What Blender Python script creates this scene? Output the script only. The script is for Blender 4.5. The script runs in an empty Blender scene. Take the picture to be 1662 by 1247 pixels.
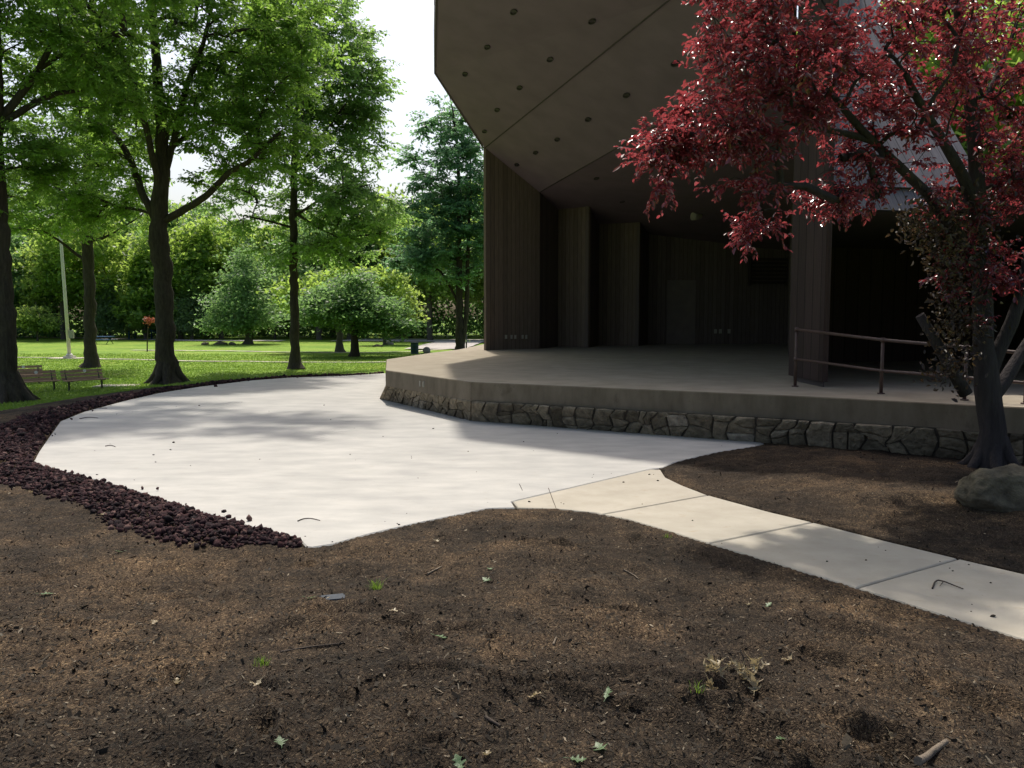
import bpy, bmesh, math, random
import numpy as np
from mathutils import Vector, Matrix

random.seed(7)
SC = bpy.context.scene
COL = SC.collection
R = math.radians

# ------------------------------------------------------------------ camera, sky, sun, exposure
EYE = 2.05
PITCH = R(4.6)
FPX = 1345.0
cam_d = bpy.data.cameras.new("camera")
cam = bpy.data.objects.new("camera", cam_d)
COL.objects.link(cam)
cam.location = (0, 0, EYE)
cam.rotation_euler = (math.pi / 2 - PITCH, 0, 0)
cam_d.sensor_width = 36.0
cam_d.lens = FPX / 1662 * 36
cam_d.clip_start = 0.05
cam_d.clip_end = 3000
SC.camera = cam

SUN_EL, SUN_AZ = R(60), R(-8)          # azimuth from +Y towards +X
world = bpy.data.worlds.new("World")
SC.world = world
world.use_nodes = True
nt = world.node_tree
bg = nt.nodes["Background"]
sky = nt.nodes.new("ShaderNodeTexSky")
sky.sky_type = 'NISHITA'
sky.sun_disc = False
sky.sun_elevation = SUN_EL
sky.sun_rotation = SUN_AZ
sky.air_density = 1.0
sky.dust_density = 5.0
sky.ozone_density = 1.0
nt.links.new(sky.outputs[0], bg.inputs[0])
bg.inputs[1].default_value = 0.15

sun_d = bpy.data.lights.new("sun", 'SUN')
sun_d.energy = 3.3
sun_d.angle = R(1.6)
sun_d.color = (1.0, 0.94, 0.84)
sun = bpy.data.objects.new("sun", sun_d)
COL.objects.link(sun)
SV = Vector((math.cos(SUN_EL) * math.sin(SUN_AZ), math.cos(SUN_EL) * math.cos(SUN_AZ), math.sin(SUN_EL)))
sun.rotation_euler = SV.to_track_quat('Z', 'Y').to_euler()
sun.location = (0, 30, 60)

SC.view_settings.view_transform = 'Standard'
SC.view_settings.look = 'None'
SC.view_settings.gamma = 1.0
SC.view_settings.exposure = 0.3
SC.render.engine = 'CYCLES'
SC.cycles.max_bounces = 7
SC.cycles.diffuse_bounces = 4
SC.cycles.transmission_bounces = 4
SC.cycles.use_denoising = True

# ------------------------------------------------------------------ helpers
CP, SP = math.cos(PITCH), math.sin(PITCH)


def ray(px, py):
    u = (px - 831.0) / FPX
    v = (623.5 - py) / FPX
    return Vector((u, CP + v * SP, -SP + v * CP))


def G(px, py, z=0.0):
    r = ray(px, py)
    t = (z - EYE) / r.z
    return Vector((r.x * t, r.y * t, z))


def U(px, py, y):
    r = ray(px, py)
    t = y / r.y
    return Vector((r.x * t, y, EYE + r.z * t))


def tag(o, label=None, cat=None, group=None, kind=None):
    if label: o['label'] = label
    if cat: o['category'] = cat
    if group: o['group'] = group
    if kind: o['kind'] = kind
    return o


def empty(name, loc=(0, 0, 0), rz=0.0):
    o = bpy.data.objects.new(name, None)
    COL.objects.link(o)
    o.location = loc
    o.rotation_euler = (0, 0, rz)
    o.empty_display_size = 0.3
    return o


def copy_tree(o, parent=None):
    c = o.copy()
    COL.objects.link(c)
    c.parent = parent
    for ch in list(o.children):
        copy_tree(ch, c)
    return c


def link(name, me, mat=None, parent=None):
    o = bpy.data.objects.new(name, me)
    COL.objects.link(o)
    if mat is not None:
        for m in (mat if isinstance(mat, (list, tuple)) else [mat]):
            me.materials.append(m)
    if parent is not None:
        o.parent = parent
    return o


def np_mesh(name, verts, faces, var=None, smooth=False):
    """verts (N,3), faces (M,k) of one size"""
    me = bpy.data.meshes.new(name)
    verts = np.asarray(verts, np.float32)
    faces = np.asarray(faces, np.int32)
    M, k = faces.shape
    me.vertices.add(len(verts))
    me.vertices.foreach_set("co", verts.ravel())
    me.loops.add(M * k)
    me.loops.foreach_set("vertex_index", faces.ravel())
    me.polygons.add(M)
    me.polygons.foreach_set("loop_start", np.arange(0, M * k, k, dtype=np.int32))
    me.polygons.foreach_set("loop_total", np.full(M, k, np.int32))
    if smooth:
        me.polygons.foreach_set("use_smooth", np.ones(M, bool))
    me.update(calc_edges=True)
    if var is not None:
        a = me.attributes.new("var", 'FLOAT', 'FACE')
        a.data.foreach_set("value", np.asarray(var, np.float32))
    return me


class MB:
    """collects polygons; uv and a per-face 'var' optional"""
    def __init__(s):
        s.v, s.f, s.uv, s.var, s.sm = [], [], [], [], []

    def poly(s, pts, uv=None, var=0.5, smooth=False):
        b = len(s.v)
        s.v += [tuple(p) for p in pts]
        s.f.append(list(range(b, b + len(pts))))
        s.uv.append(uv)
        s.var.append(var)
        s.sm.append(smooth)

    def mesh(s, verts, faces, var=0.5, smooth=False):
        b = len(s.v)
        s.v += [tuple(p) for p in verts]
        for f in faces:
            s.f.append([b + i for i in f])
            s.uv.append(None)
            s.var.append(var)
            s.sm.append(smooth)

    def box(s, c, d, ax=None, var=0.5):
        """centre, full dims, optional 3 axes"""
        c = Vector(c)
        X, Y, Z = ax if ax else (Vector((1, 0, 0)), Vector((0, 1, 0)), Vector((0, 0, 1)))
        X, Y, Z = Vector(X) * d[0] / 2, Vector(Y) * d[1] / 2, Vector(Z) * d[2] / 2
        p = [c + X * i + Y * j + Z * k for k in (-1, 1) for j in (-1, 1) for i in (-1, 1)]
        s.mesh(p, [(0, 2, 3, 1), (4, 5, 7, 6), (0, 1, 5, 4), (2, 6, 7, 3), (0, 4, 6, 2), (1, 3, 7, 5)], var)

    def bar(s, a, b, r0, r1=None, n=8, var=0.5, caps=True):
        s.tube([a, b], [r0, r0 if r1 is None else r1], n, var, caps)

    def tube(s, pts, rad, n=8, var=0.5, caps=True):
        P = np.array([tuple(p) for p in pts], float)
        m = len(P)
        T = np.gradient(P, axis=0) if m > 2 else np.array([P[1] - P[0]] * 2)
        T /= np.linalg.norm(T, axis=1)[:, None] + 1e-9
        ref = np.array([0.31, 0.92, 0.2]) if abs(T[0][2]) > 0.8 else np.array([0.05, 0.1, 1.0])
        vs = []
        N = np.cross(T[0], ref)
        N /= np.linalg.norm(N)
        for i in range(m):
            N = N - T[i] * N.dot(T[i])
            N /= np.linalg.norm(N) + 1e-9
            B = np.cross(T[i], N)
            for k in range(n):
                a = 2 * math.pi * k / n
                vs.append(P[i] + rad[i] * (math.cos(a) * N + math.sin(a) * B))
        fs = []
        for i in range(m - 1):
            for k in range(n):
                k2 = (k + 1) % n
                fs.append((i * n + k, i * n + k2, (i + 1) * n + k2, (i + 1) * n + k))
        s.mesh(vs, fs, var, True)
        if caps:
            s.mesh(vs[:n], [tuple(range(n))[::-1]], var)
            s.mesh(vs[-n:], [tuple(range(n))], var)

    def prism(s, pts, z0, z1, var=0.5):
        n = len(pts)
        lo = [(p[0], p[1], z0) for p in pts]
        hi = [(p[0], p[1], z1) for p in pts]
        s.mesh(lo + hi, [tuple(range(n))[::-1], tuple(range(n, 2 * n))] +
               [(i, (i + 1) % n, n + (i + 1) % n, n + i) for i in range(n)], var)

    def build(s, name, mat, parent=None, recalc=True):
        me = bpy.data.meshes.new(name)
        me.from_pydata(s.v, [], s.f)
        if any(u is not None for u in s.uv):
            ul = me.uv_layers.new(name="UVMap")
            i = 0
            for f, u in zip(s.f, s.uv):
                for k in range(len(f)):
                    ul.data[i].uv = u[k] if u is not None else (0, 0)
                    i += 1
        a = me.attributes.new("var", 'FLOAT', 'FACE')
        a.data.foreach_set("value", np.array(s.var, np.float32))
        me.polygons.foreach_set("use_smooth", np.array(s.sm, bool))
        me.update()
        if recalc:
            bm = bmesh.new()
            bm.from_mesh(me)
            bmesh.ops.remove_doubles(bm, verts=bm.verts, dist=0.0004)
            bmesh.ops.recalc_face_normals(bm, faces=bm.faces)
            bm.to_mesh(me)
            bm.free()
        return link(name, me, mat, parent)


def inv(p):
    return Vector(p)


# ---------------------------------------------------------------- numpy noise
def vnoise(x, y, seed=0):
    xi, yi = np.floor(x).astype(np.int64), np.floor(y).astype(np.int64)
    fx, fy = x - xi, y - yi
    fx = fx * fx * (3 - 2 * fx)
    fy = fy * fy * (3 - 2 * fy)

    def h(a, b):
        n = (a * 374761393 + b * 668265263 + seed * 974634777) & 0xffffffff
        n = ((n ^ (n >> 13)) * 1274126177) & 0xffffffff
        n = n ^ (n >> 16)
        return (n & 0xffff) / 65535.0
    a, b, c, d = h(xi, yi), h(xi + 1, yi), h(xi, yi + 1), h(xi + 1, yi + 1)
    return (a * (1 - fx) + b * fx) * (1 - fy) + (c * (1 - fx) + d * fx) * fy


def sst(a, b, x):
    t = np.clip((x - a) / (b - a), 0, 1)
    return t * t * (3 - 2 * t)


def seg_dist(x, y, poly, closed=True):
    d = np.full(x.shape, 1e9)
    n = len(poly)
    for i in range(n if closed else n - 1):
        ax, ay = poly[i][0], poly[i][1]
        bx, by = poly[(i + 1) % n][0], poly[(i + 1) % n][1]
        ex, ey = bx - ax, by - ay
        t = np.clip(((x - ax) * ex + (y - ay) * ey) / (ex * ex + ey * ey + 1e-12), 0, 1)
        d = np.minimum(d, (x - ax - t * ex) ** 2 + (y - ay - t * ey) ** 2)
    return np.sqrt(d)


def inside(x, y, poly):
    c = np.zeros(x.shape, bool)
    n = len(poly)
    for i in range(n):
        ax, ay = poly[i][0], poly[i][1]
        bx, by = poly[(i + 1) % n][0], poly[(i + 1) % n][1]
        if ay == by: continue
        cond = ((ay > y) != (by > y)) & (x < (bx - ax) * (y - ay) / (by - ay) + ax)
        c ^= cond
    return c


def sdist(x, y, poly):
    d = seg_dist(x, y, poly)
    return np.where(inside(x, y, poly), -d, d)


def smooth_line(pts, it=2):
    """Chaikin, open"""
    for _ in range(it):
        q = [pts[0]]
        for a, b in zip(pts[:-1], pts[1:]):
            q += [a * 0.75 + b * 0.25, a * 0.25 + b * 0.75]
        q.append(pts[-1])
        pts = q
    return pts


# ------------------------------------------------------------------ materials
def new_mat(name):
    m = bpy.data.materials.new(name)
    m.use_nodes = True
    n = m.node_tree
    b = n.nodes["Principled BSDF"]
    return m, n, b


def N(n, typ, **kw):
    x = n.nodes.new(typ)
    for k, v in kw.items():
        if k.startswith('i_'):
            key = k[2:]
            key = int(key) if key.isdigit() else key.replace('_', ' ')
            x.inputs[key].default_value = v
        else:
            setattr(x, k, v)
    return x


def ramp(n, fac, stops):
    r = n.nodes.new("ShaderNodeValToRGB")
    cr = r.color_ramp
    while len(cr.elements) < len(stops):
        cr.elements.new(0.5)
    for e, (p, c) in zip(cr.elements, stops):
        e.position = p
        e.color = (*c, 1) if len(c) == 3 else c
    n.links.new(fac, r.inputs[0])
    return r.outputs[0]


def coords(n, which='Object', scale=(1, 1, 1)):
    tc = n.nodes.new("ShaderNodeTexCoord")
    mp = n.nodes.new("ShaderNodeMapping")
    mp.inputs['Scale'].default_value = scale
    n.links.new(tc.outputs[which], mp.inputs[0])
    return mp.outputs[0]


def noise(n, vec, scale, detail=4, rough=0.55):
    x = N(n, "ShaderNodeTexNoise")
    x.inputs['Scale'].default_value = scale
    x.inputs['Detail'].default_value = detail
    x.inputs['Roughness'].default_value = rough
    n.links.new(vec, x.inputs['Vector'])
    return x.outputs['Fac']


def mix(n, fac, a, b, typ='MIX'):
    x = n.nodes.new("ShaderNodeMix")
    x.data_type = 'RGBA'
    x.blend_type = typ
    for sock, v in ((x.inputs[0], fac), (x.inputs[6], a), (x.inputs[7], b)):
        if hasattr(v, 'is_output'):
            n.links.new(v, sock)
        elif isinstance(v, (int, float)):
            sock.default_value = v
        else:
            sock.default_value = (*v, 1)
    return x.outputs[2]


def math_n(n, op, a, b=None):
    x = n.nodes.new("ShaderNodeMath")
    x.operation = op
    for i, v in enumerate((a, b)):
        if v is None: continue
        if hasattr(v, 'is_output'):
            n.links.new(v, x.inputs[i])
        else:
            x.inputs[i].default_value = v
    return x.outputs[0]


def bump(n, b, h, strength=0.3, dist=0.02):
    x = n.nodes.new("ShaderNodeBump")
    x.inputs['Strength'].default_value = strength
    x.inputs['Distance'].default_value = dist
    n.links.new(h, x.inputs['Height'])
    n.links.new(x.outputs[0], b.inputs['Normal'])


def attr(n, name='var'):
    x = n.nodes.new("ShaderNodeAttribute")
    x.attribute_name = name
    return x.outputs['Fac']


def simple(name, col, rough=0.7, var=0.25, scale=8, bump_s=0.1, metal=0.0, which='Object'):
    m, n, b = new_mat(name)
    v = coords(n, which)
    f = noise(n, v, scale, 5)
    c = ramp(n, f, [(0.25, tuple(x * (1 - var) for x in col)), (0.75, tuple(min(1, x * (1 + var)) for x in col))])
    n.links.new(c, b.inputs['Base Color'])
    b.inputs['Roughness'].default_value = rough
    b.inputs['Metallic'].default_value = metal
    if bump_s: bump(n, b, f, bump_s)
    return m


def leaf_mat(name, dark, mid, light, trans, tfac=0.45, rough=0.45, spec=0.4):
    m, n, b = new_mat(name)
    a = attr(n)
    c = ramp(n, a, [(0.0, dark), (0.55, mid), (1.0, light)])
    n.links.new(c, b.inputs['Base Color'])
    b.inputs['Roughness'].default_value = rough
    b.inputs['Specular IOR Level'].default_value = spec
    t = n.nodes.new("ShaderNodeBsdfTranslucent")
    tc = mix(n, 0.72, c, trans)
    n.links.new(tc, t.inputs['Color'])
    ms = n.nodes.new("ShaderNodeMixShader")
    ms.inputs[0].default_value = tfac
    n.links.new(b.outputs[0], ms.inputs[1])
    n.links.new(t.outputs[0], ms.inputs[2])
    out = n.nodes["Material Output"]
    n.links.new(ms.outputs[0], out.inputs['Surface'])
    return m


M = {}
M['leaf_oak'] = leaf_mat('leaf_oak', (.030, .068, .018), (.060, .125, .028), (.12, .20, .045), (.42, .68, .10), .58)
M['leaf_oak_light'] = leaf_mat('leaf_oak_light', (.042, .088, .032), (.075, .15, .045), (.13, .22, .065), (.42, .68, .15), .58)
M['leaf_maple'] = leaf_mat('leaf_maple', (.04, .095, .060), (.07, .15, .085), (.12, .21, .12), (.30, .56, .23), .55)
M['leaf_far'] = leaf_mat('leaf_far', (.055, .11, .03), (.11, .20, .05), (.18, .28, .07), (.55, .76, .13), .6)
M['leaf_far_dark'] = leaf_mat('leaf_far_dark', (.035, .085, .038), (.062, .14, .058), (.11, .20, .078), (.36, .58, .18), .55)
M['leaf_far_pale'] = leaf_mat('leaf_far_pale', (.07, .125, .045), (.125, .21, .065), (.19, .29, .085), (.62, .80, .16), .6)
M['leaf_far_grey'] = leaf_mat('leaf_far_grey', (.065, .11, .06), (.11, .175, .09), (.17, .25, .12), (.42, .6, .2), .5)
M['leaf_red'] = leaf_mat('leaf_red', (.030, .016, .028), (.060, .024, .036), (.12, .038, .046), (.60, .09, .10), .42, .24, .9)
M['leaf_olive'] = leaf_mat('leaf_olive', (.024, .016, .018), (.042, .030, .024), (.085, .072, .03), (.14, .09, .04), .3)
M['leaf_sapling'] = leaf_mat('leaf_sapling', (.20, .06, .035), (.28, .09, .05), (.36, .13, .07), (.5, .14, .07), .4)
M['grass_blade'] = leaf_mat('grass_blade', (.08, .15, .022), (.13, .22, .034), (.19, .27, .05), (.32, .50, .06), .4)


def bark(name, c0, c1):
    m, n, b = new_mat(name)
    v = coords(n, 'Object', (9, 9, 1.6))
    f = noise(n, v, 1.6, 6, .65)
    v2 = coords(n, 'Object', (1, 1, .6))
    f2 = noise(n, v2, 1.5, 3)
    c = ramp(n, f, [(.35, c0), (.7, c1)])
    c = mix(n, math_n(n, 'MULTIPLY', f2, .5), c, tuple(x * 1.3 for x in c1))
    n.links.new(c, b.inputs['Base Color'])
    b.inputs['Roughness'].default_value = .95
    b.inputs['Specular IOR Level'].default_value = .2
    bump(n, b, f, .9, .05)
    return m


M['bark'] = bark('bark', (.022, .018, .014), (.075, .062, .048))
M['bark_far'] = bark('bark_far', (.05, .045, .038), (.12, .105, .085))
M['bark_plum'] = bark('bark_plum', (.018, .015, .016), (.05, .043, .042))


def concrete(name, a, b_, streak=(0.5, 3.5, 1), stain=(.40, .33, .24), sf=.35):
    m, n, b = new_mat(name)
    v = coords(n, 'Object')
    vs = coords(n, 'Object', streak)
    f1 = noise(n, vs, 1.6, 7, .6)
    f2 = noise(n, v, .55, 3)
    f3 = noise(n, v, 60, 3)
    c = ramp(n, f1, [(.30, a), (.68, b_)])
    c = mix(n, math_n(n, 'MULTIPLY', ramp(n, f2, [(.35, (0, 0, 0)), (.75, (1, 1, 1))]), .30), c, tuple(x * .80 for x in a))
    f4 = noise(n, coords(n, 'Object', (1, 2.2, 1)), 1.9, 5, .65)
    c = mix(n, math_n(n, 'MULTIPLY', ramp(n, f4, [(.63, (0, 0, 0)), (.78, (1, 1, 1))]), sf), c, stain)
    sp = noise(n, v, 34, 2)
    c = mix(n, math_n(n, 'MULTIPLY', ramp(n, sp, [(.66, (0, 0, 0)), (.74, (1, 1, 1))]), .35), c, tuple(x * .6 for x in a))
    f6 = noise(n, coords(n, 'Object', (1, 1.6, 1)), 5.5, 5, .7)
    c = mix(n, math_n(n, 'MULTIPLY', ramp(n, f6, [(.60, (0, 0, 0)), (.72, (1, 1, 1))]), .35), c, tuple(x * .82 for x in stain))
    n.links.new(c, b.inputs['Base Color'])
    b.inputs['Roughness'].default_value = .88
    b.inputs['Specular IOR Level'].default_value = .25
    bump(n, b, mix(n, .5, f3, f1), .12, .01)
    return m


M['plaza'] = concrete('plaza', (.36, .352, .335), (.495, .478, .445), (.8, 1.7, 1))
M['walk'] = concrete('walk', (.36, .325, .265), (.455, .415, .345), (1.4, 1.4, 1), (.33, .24, .145), .75)
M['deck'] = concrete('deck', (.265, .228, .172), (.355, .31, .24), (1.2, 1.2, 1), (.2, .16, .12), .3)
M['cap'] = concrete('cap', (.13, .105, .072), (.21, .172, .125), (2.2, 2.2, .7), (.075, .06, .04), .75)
M['road'] = concrete('road', (.36, .33, .31), (.45, .42, .39), (.2, .2, 1))
M['path'] = concrete('path', (.42, .38, .31), (.5, .46, .38), (.3, .3, 1))


def mulch_mat():
    m, n, b = new_mat('mulch')
    v = coords(n, 'Object')
    big = noise(n, v, .55, 4, .6)
    mid = noise(n, v, 4.5, 5, .65)
    vo = N(n, "ShaderNodeTexVoronoi", feature='F1')
    vo.inputs['Scale'].default_value = 115
    vo.inputs['Randomness'].default_value = 1
    wv = coords(n, 'Object', (1.0, .55, 1))
    wn = N(n, "ShaderNodeTexNoise")
    wn.inputs['Scale'].default_value = 22
    n.links.new(wv, wn.inputs['Vector'])
    wvec = mix(n, .06, wv, wn.outputs['Color'], 'ADD')
    n.links.new(wvec, vo.inputs['Vector'])
    sep = N(n, "ShaderNodeSeparateColor")
    n.links.new(vo.outputs['Color'], sep.inputs[0])
    chip = ramp(n, sep.outputs[0], [(0, (.018, .0128, .0088)), (.5, (.037, .0268, .0178)), (.82, (.062, .046, .031)), (.97, (.11, .086, .058))])
    tone = ramp(n, big, [(.34, (.46, .44, .42)), (.50, (1, .96, .92)), (.68, (2.2, 1.98, 1.68))])
    c = mix(n, 1.0, chip, tone, 'MULTIPLY')
    t2 = ramp(n, mid, [(.32, (.5, .5, .5)), (.62, (1.25, 1.2, 1.15))])
    c = mix(n, 1.0, c, t2, 'MULTIPLY')
    n.links.new(c, b.inputs['Base Color'])
    b.inputs['Roughness'].default_value = .95
    b.inputs['Specular IOR Level'].default_value = .2
    h = math_n(n, 'ADD', math_n(n, 'MULTIPLY', vo.outputs['Distance'], -.7), mid)
    h = math_n(n, 'ADD', h, math_n(n, 'MULTIPLY', noise(n, v, 95, 3), .5))
    bump(n, b, h, .8, .022)
    return m


M['mulch'] = mulch_mat()


def lawn_mat():
    m, n, b = new_mat('lawn')
    v = coords(n, 'Object')
    f = noise(n, v, .22, 5, .65)
    g = noise(n, v, 3.0, 5, .7)
    g2 = noise(n, coords(n, 'Object', (6, 2, 1)), 5, 4, .7)
    c = ramp(n, f, [(.32, (.125, .23, .028)), (.55, (.195, .31, .04)), (.75, (.28, .315, .07))])
    c = mix(n, 1.0, c, ramp(n, g, [(.3, (.62, .66, .6)), (.65, (1.2, 1.15, 1.1))]), 'MULTIPLY')
    c = mix(n, 1.0, c, ramp(n, g2, [(.3, (.7, .7, .7)), (.65, (1.15, 1.15, 1.15))]), 'MULTIPLY')
    n.links.new(c, b.inputs['Base Color'])
    b.inputs['Roughness'].default_value = .9
    b.inputs['Specular IOR Level'].default_value = .15
    wp = noise(n, v, .75, 6, .7)
    c = mix(n, math_n(n, 'MULTIPLY', ramp(n, wp, [(.60, (0, 0, 0)), (.74, (1, 1, 1))]), .55), c, (.20, .19, .075))
    n.links.new(c, b.inputs['Base Color'])
    bump(n, b, mix(n, .5, g, g2), .7, .08)
    return m


M['lawn'] = lawn_mat()


def var_mat(name, stops, rough=.9, ns=20, bump_s=.5, bd=.02, mul=(.6, 1.25), spec=.25):
    m, n, b = new_mat(name)
    c = ramp(n, attr(n), stops)
    v = coords(n, 'Object')
    f = noise(n, v, ns, 6, .65)
    c = mix(n, 1.0, c, ramp(n, f, [(.3, (mul[0],) * 3), (.7, (mul[1],) * 3)]), 'MULTIPLY')
    n.links.new(c, b.inputs['Base Color'])
    b.inputs['Roughness'].default_value = rough
    b.inputs['Specular IOR Level'].default_value = spec
    if bump_s: bump(n, b, f, bump_s, bd)
    return m


M['stone'] = var_mat('stone', [(0, (.11, .09, .062)), (.4, (.19, .16, .112)), (.75, (.26, .215, .15)), (1, (.32, .28, .22))], .92, 9, 1.0, .06, (.5, 1.35))
M['mortar'] = simple('mortar', (.085, .073, .058), .95, .4, 20, .4)
M['lava'] = var_mat('lava', [(0, (.014, .008, .010)), (.5, (.034, .014, .017)), (.85, (.062, .025, .026)), (1, (.12, .07, .062))], .95, 60, .9, .01)
M['chips'] = var_mat('chips', [(0, (.022, .017, .012)), (.5, (.040, .031, .022)), (.85, (.10, .079, .054)), (1, (.28, .23, .165))], .9, 40, 0)
M['rock'] = var_mat('rock', [(0, (.10, .085, .058)), (1, (.19, .16, .115))], .92, 5, 1.0, .06, (.45, 1.3))
M['rock_pale'] = var_mat('rock_pale', [(0, (.25, .23, .2)), (1, (.34, .31, .27))], .92, 3, .6, .04)


def siding(name, c, groove=.203, lo=.45):
    m, n, b = new_mat(name)
    uv = N(n, "ShaderNodeUVMap")
    sx = N(n, "ShaderNodeSeparateXYZ")
    n.links.new(uv.outputs[0], sx.inputs[0])
    u = math_n(n, 'DIVIDE', sx.outputs[0], groove)
    fr = math_n(n, 'FRACT', u)
    g = math_n(n, 'ABSOLUTE', math_n(n, 'SUBTRACT', fr, .5))
    line = ramp(n, g, [(.44, (1, 1, 1)), (.47, (lo, lo, lo))])
    fl = math_n(n, 'FLOOR', u)
    wn = N(n, "ShaderNodeTexWhiteNoise", noise_dimensions='1D')
    n.links.new(fl, wn.inputs['W'])
    mp = N(n, "ShaderNodeMapping")
    mp.inputs['Scale'].default_value = (14, .7, 1)
    n.links.new(uv.outputs[0], mp.inputs[0])
    f = noise(n, mp.outputs[0], 2.2, 6, .65)
    c0 = ramp(n, f, [(.3, tuple(x * .72 for x in c)), (.7, tuple(x * 1.22 for x in c))])
    c0 = mix(n, 1.0, c0, ramp(n, wn.outputs[0], [(0, (.84, .84, .84)), (1, (1.1, 1.1, 1.1))]), 'MULTIPLY')
    c0 = mix(n, 1.0, c0, line, 'MULTIPLY')
    n.links.new(c0, b.inputs['Base Color'])
    b.inputs['Roughness'].default_value = .85
    b.inputs['Specular IOR Level'].default_value = .25
    hh = math_n(n, 'ADD', math_n(n, 'MULTIPLY', f, .25), line)
    bump(n, b, hh, .6, .012)
    return m


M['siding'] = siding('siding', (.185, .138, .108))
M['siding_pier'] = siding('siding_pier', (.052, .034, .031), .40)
M['siding_grey'] = siding('siding_grey', (.165, .15, .165))
M['siding_shaded'] = siding('siding_shaded', (.15, .116, .100))  # same boards darkened: shade of the returns and back wall put into colour
M['soffit'] = simple('soffit', (.20, .145, .185), .9, .12, 1.3, .05)
M['door'] = simple('door', (.17, .135, .115), .7, .12, 3, .05)
M['soffit_trim'] = simple('soffit_trim', (.075, .058, .058), .8, .2, 6, .05)
M['fixture'] = simple('fixture', (.045, .036, .038), .5, .2, 8, 0)
M['lens'] = simple('lens', (.6, .58, .5), .3, .1, 8, 0)
M['plate'] = simple('plate', (.38, .35, .29), .5, .1, 8, 0)
M['rail'] = simple('rail', (.075, .043, .037), .5, .3, 12, .1)
M['rail_worn'] = M['rail']
M['bench_wood'] = simple('bench_wood', (.40, .25, .175), .75, .25, 14, .2)
M['bench_metal'] = simple('bench_metal', (.05, .055, .045), .5, .2, 10, .05, .3)
M['white'] = simple('white', (.75, .74, .7), .5, .05, 8, 0)
M['pole'] = simple('pole', (.55, .53, .48), .55, .1, 6, .03)
M['grey_metal'] = simple('grey_metal', (.28, .28, .25), .5, .15, 10, .05)
M['drum'] = simple('drum', (.012, .045, .050), .45, .2, 6, .05)
M['blue'] = simple('blue', (.03, .11, .24), .5, .15, 6, .05)
M['green_leaf'] = leaf_mat('green_leaf', (.09, .15, .06), (.14, .215, .10), (.20, .27, .15), (.24, .36, .12), .3)
M['dry_leaf'] = leaf_mat('dry_leaf', (.22, .16, .09), (.34, .27, .16), (.5, .43, .3), (.5, .4, .2), .25)
M['twig'] = simple('twig', (.055, .04, .03), .9, .35, 30, .3)
M['stick'] = simple('stick', (.16, .125, .09), .9, .35, 30, .5)
M['lid'] = simple('lid', (.06, .068, .08), .95, .2, 20, .1)

# ------------------------------------------------------------------ hardscape outlines (ground plan, metres)
left_px = [(497, 887), (485, 874), (430, 861), (374, 845), (320, 829), (266, 812), (202, 791), (141, 775), (77, 759), (54, 750),
           (64, 732), (77, 713), (98, 684), (135, 669), (202, 651), (259, 638), (323, 628), (404, 618), (472, 613), (560, 610), (625, 606)]
LEFT = [G(*p) for p in left_px]
bot_px = [(760, 832), (680, 848), (600, 866), (540, 883), (506, 888)]
curve_px = [(1020, 843), (966, 832), (906, 826), (836, 824), (792, 825), (760, 832)]
STONE_FOOT = [G(616, 647), G(765, 682), G(1000, 706), G(1210, 724), G(1420, 737), G(1662, 752), G(1950, 770)]
PLAZA = LEFT + [G(700, 604), G(900, 640), G(1150, 700), G(1240, 720), G(1227, 724), G(1162, 734), G(1096, 750), G(1076, 759), G(1053, 762)]
PLAZA += [G(830, 814), G(836, 824), G(792, 825)] + [G(*p) for p in bot_px]
up_px = [(1074, 762), (1080, 775), (1107, 788), (1149, 804), (1248, 831), (1319, 848), (1436, 878), (1555, 907), (1662, 932), (1900, 990)]
lo_px = [(836, 824), (906, 826), (966, 832), (1020, 843), (1086, 862), (1151, 882), (1248, 911), (1390, 954), (1520, 995), (1662, 1038), (1900, 1112)]
UPE = [G(*p) for p in up_px]
LOE = [G(*p) for p in lo_px]
_ue = UPE[-1] + (UPE[-1] - UPE[-2]).normalized() * 5
_le = LOE[-1] + (LOE[-1] - LOE[-2]).normalized() * 5
UPE.append(_ue)
LOE.append(_le)
WALK_ALL = [G(830, 814), G(1053, 762)] + UPE + LOE[::-1]


def hard_dist(x, y):
    return np.minimum(sdist(x, y, PLAZA), sdist(x, y, WALK_ALL))


_pits = []
for (px, py, L, ang, dep) in [(1225, 1185, .34, 2.2, .085), (1265, 1215, .22, 2.4, .07), (1335, 1030, .2, 2.5, .06), (1010, 966, .16, 0, .05), (1180, 1105, .3, .1, .05),
                              (1420, 1185, .3, 2.3, .07), (865, 855, .2, 0, .05), (910, 858, .2, 0, .05), (700, 1112, .2, 0, .05),
                              (870, 1122, .22, .3, .06), (980, 1150, .2, 0, .05), (1385, 985, .3, 2.6, .05), (1010, 1085, .2, .4, .05),
                              (640, 1000, .2, 0, .04), (560, 985, .3, 0, .04), (1430, 1160, .14, 0, .06), (470, 1020, .3, .3, .03),
                              (740, 1020, .16, .2, .05), (130, 1010, .2, 0, .04), (310, 940, .2, 0, .03), (1130, 735, .2, 0, .04), (1105, 770, .2, 0, .05), (1550, 1100, .25, 2, .05)]:
    p = G(px, py, .2)
    _pits.append((p.x, p.y, L * 1.1, ang, dep * 1.35))
_rs = np.random.RandomState(5)
for i in range(90):
    yy = math.exp(_rs.uniform(math.log(2.2), math.log(11)))
    _pits.append((_rs.uniform(-.75, .75) * yy, yy, _rs.uniform(.07, .2), _rs.uniform(0, 3.1), _rs.uniform(.02, .06)))


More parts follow.
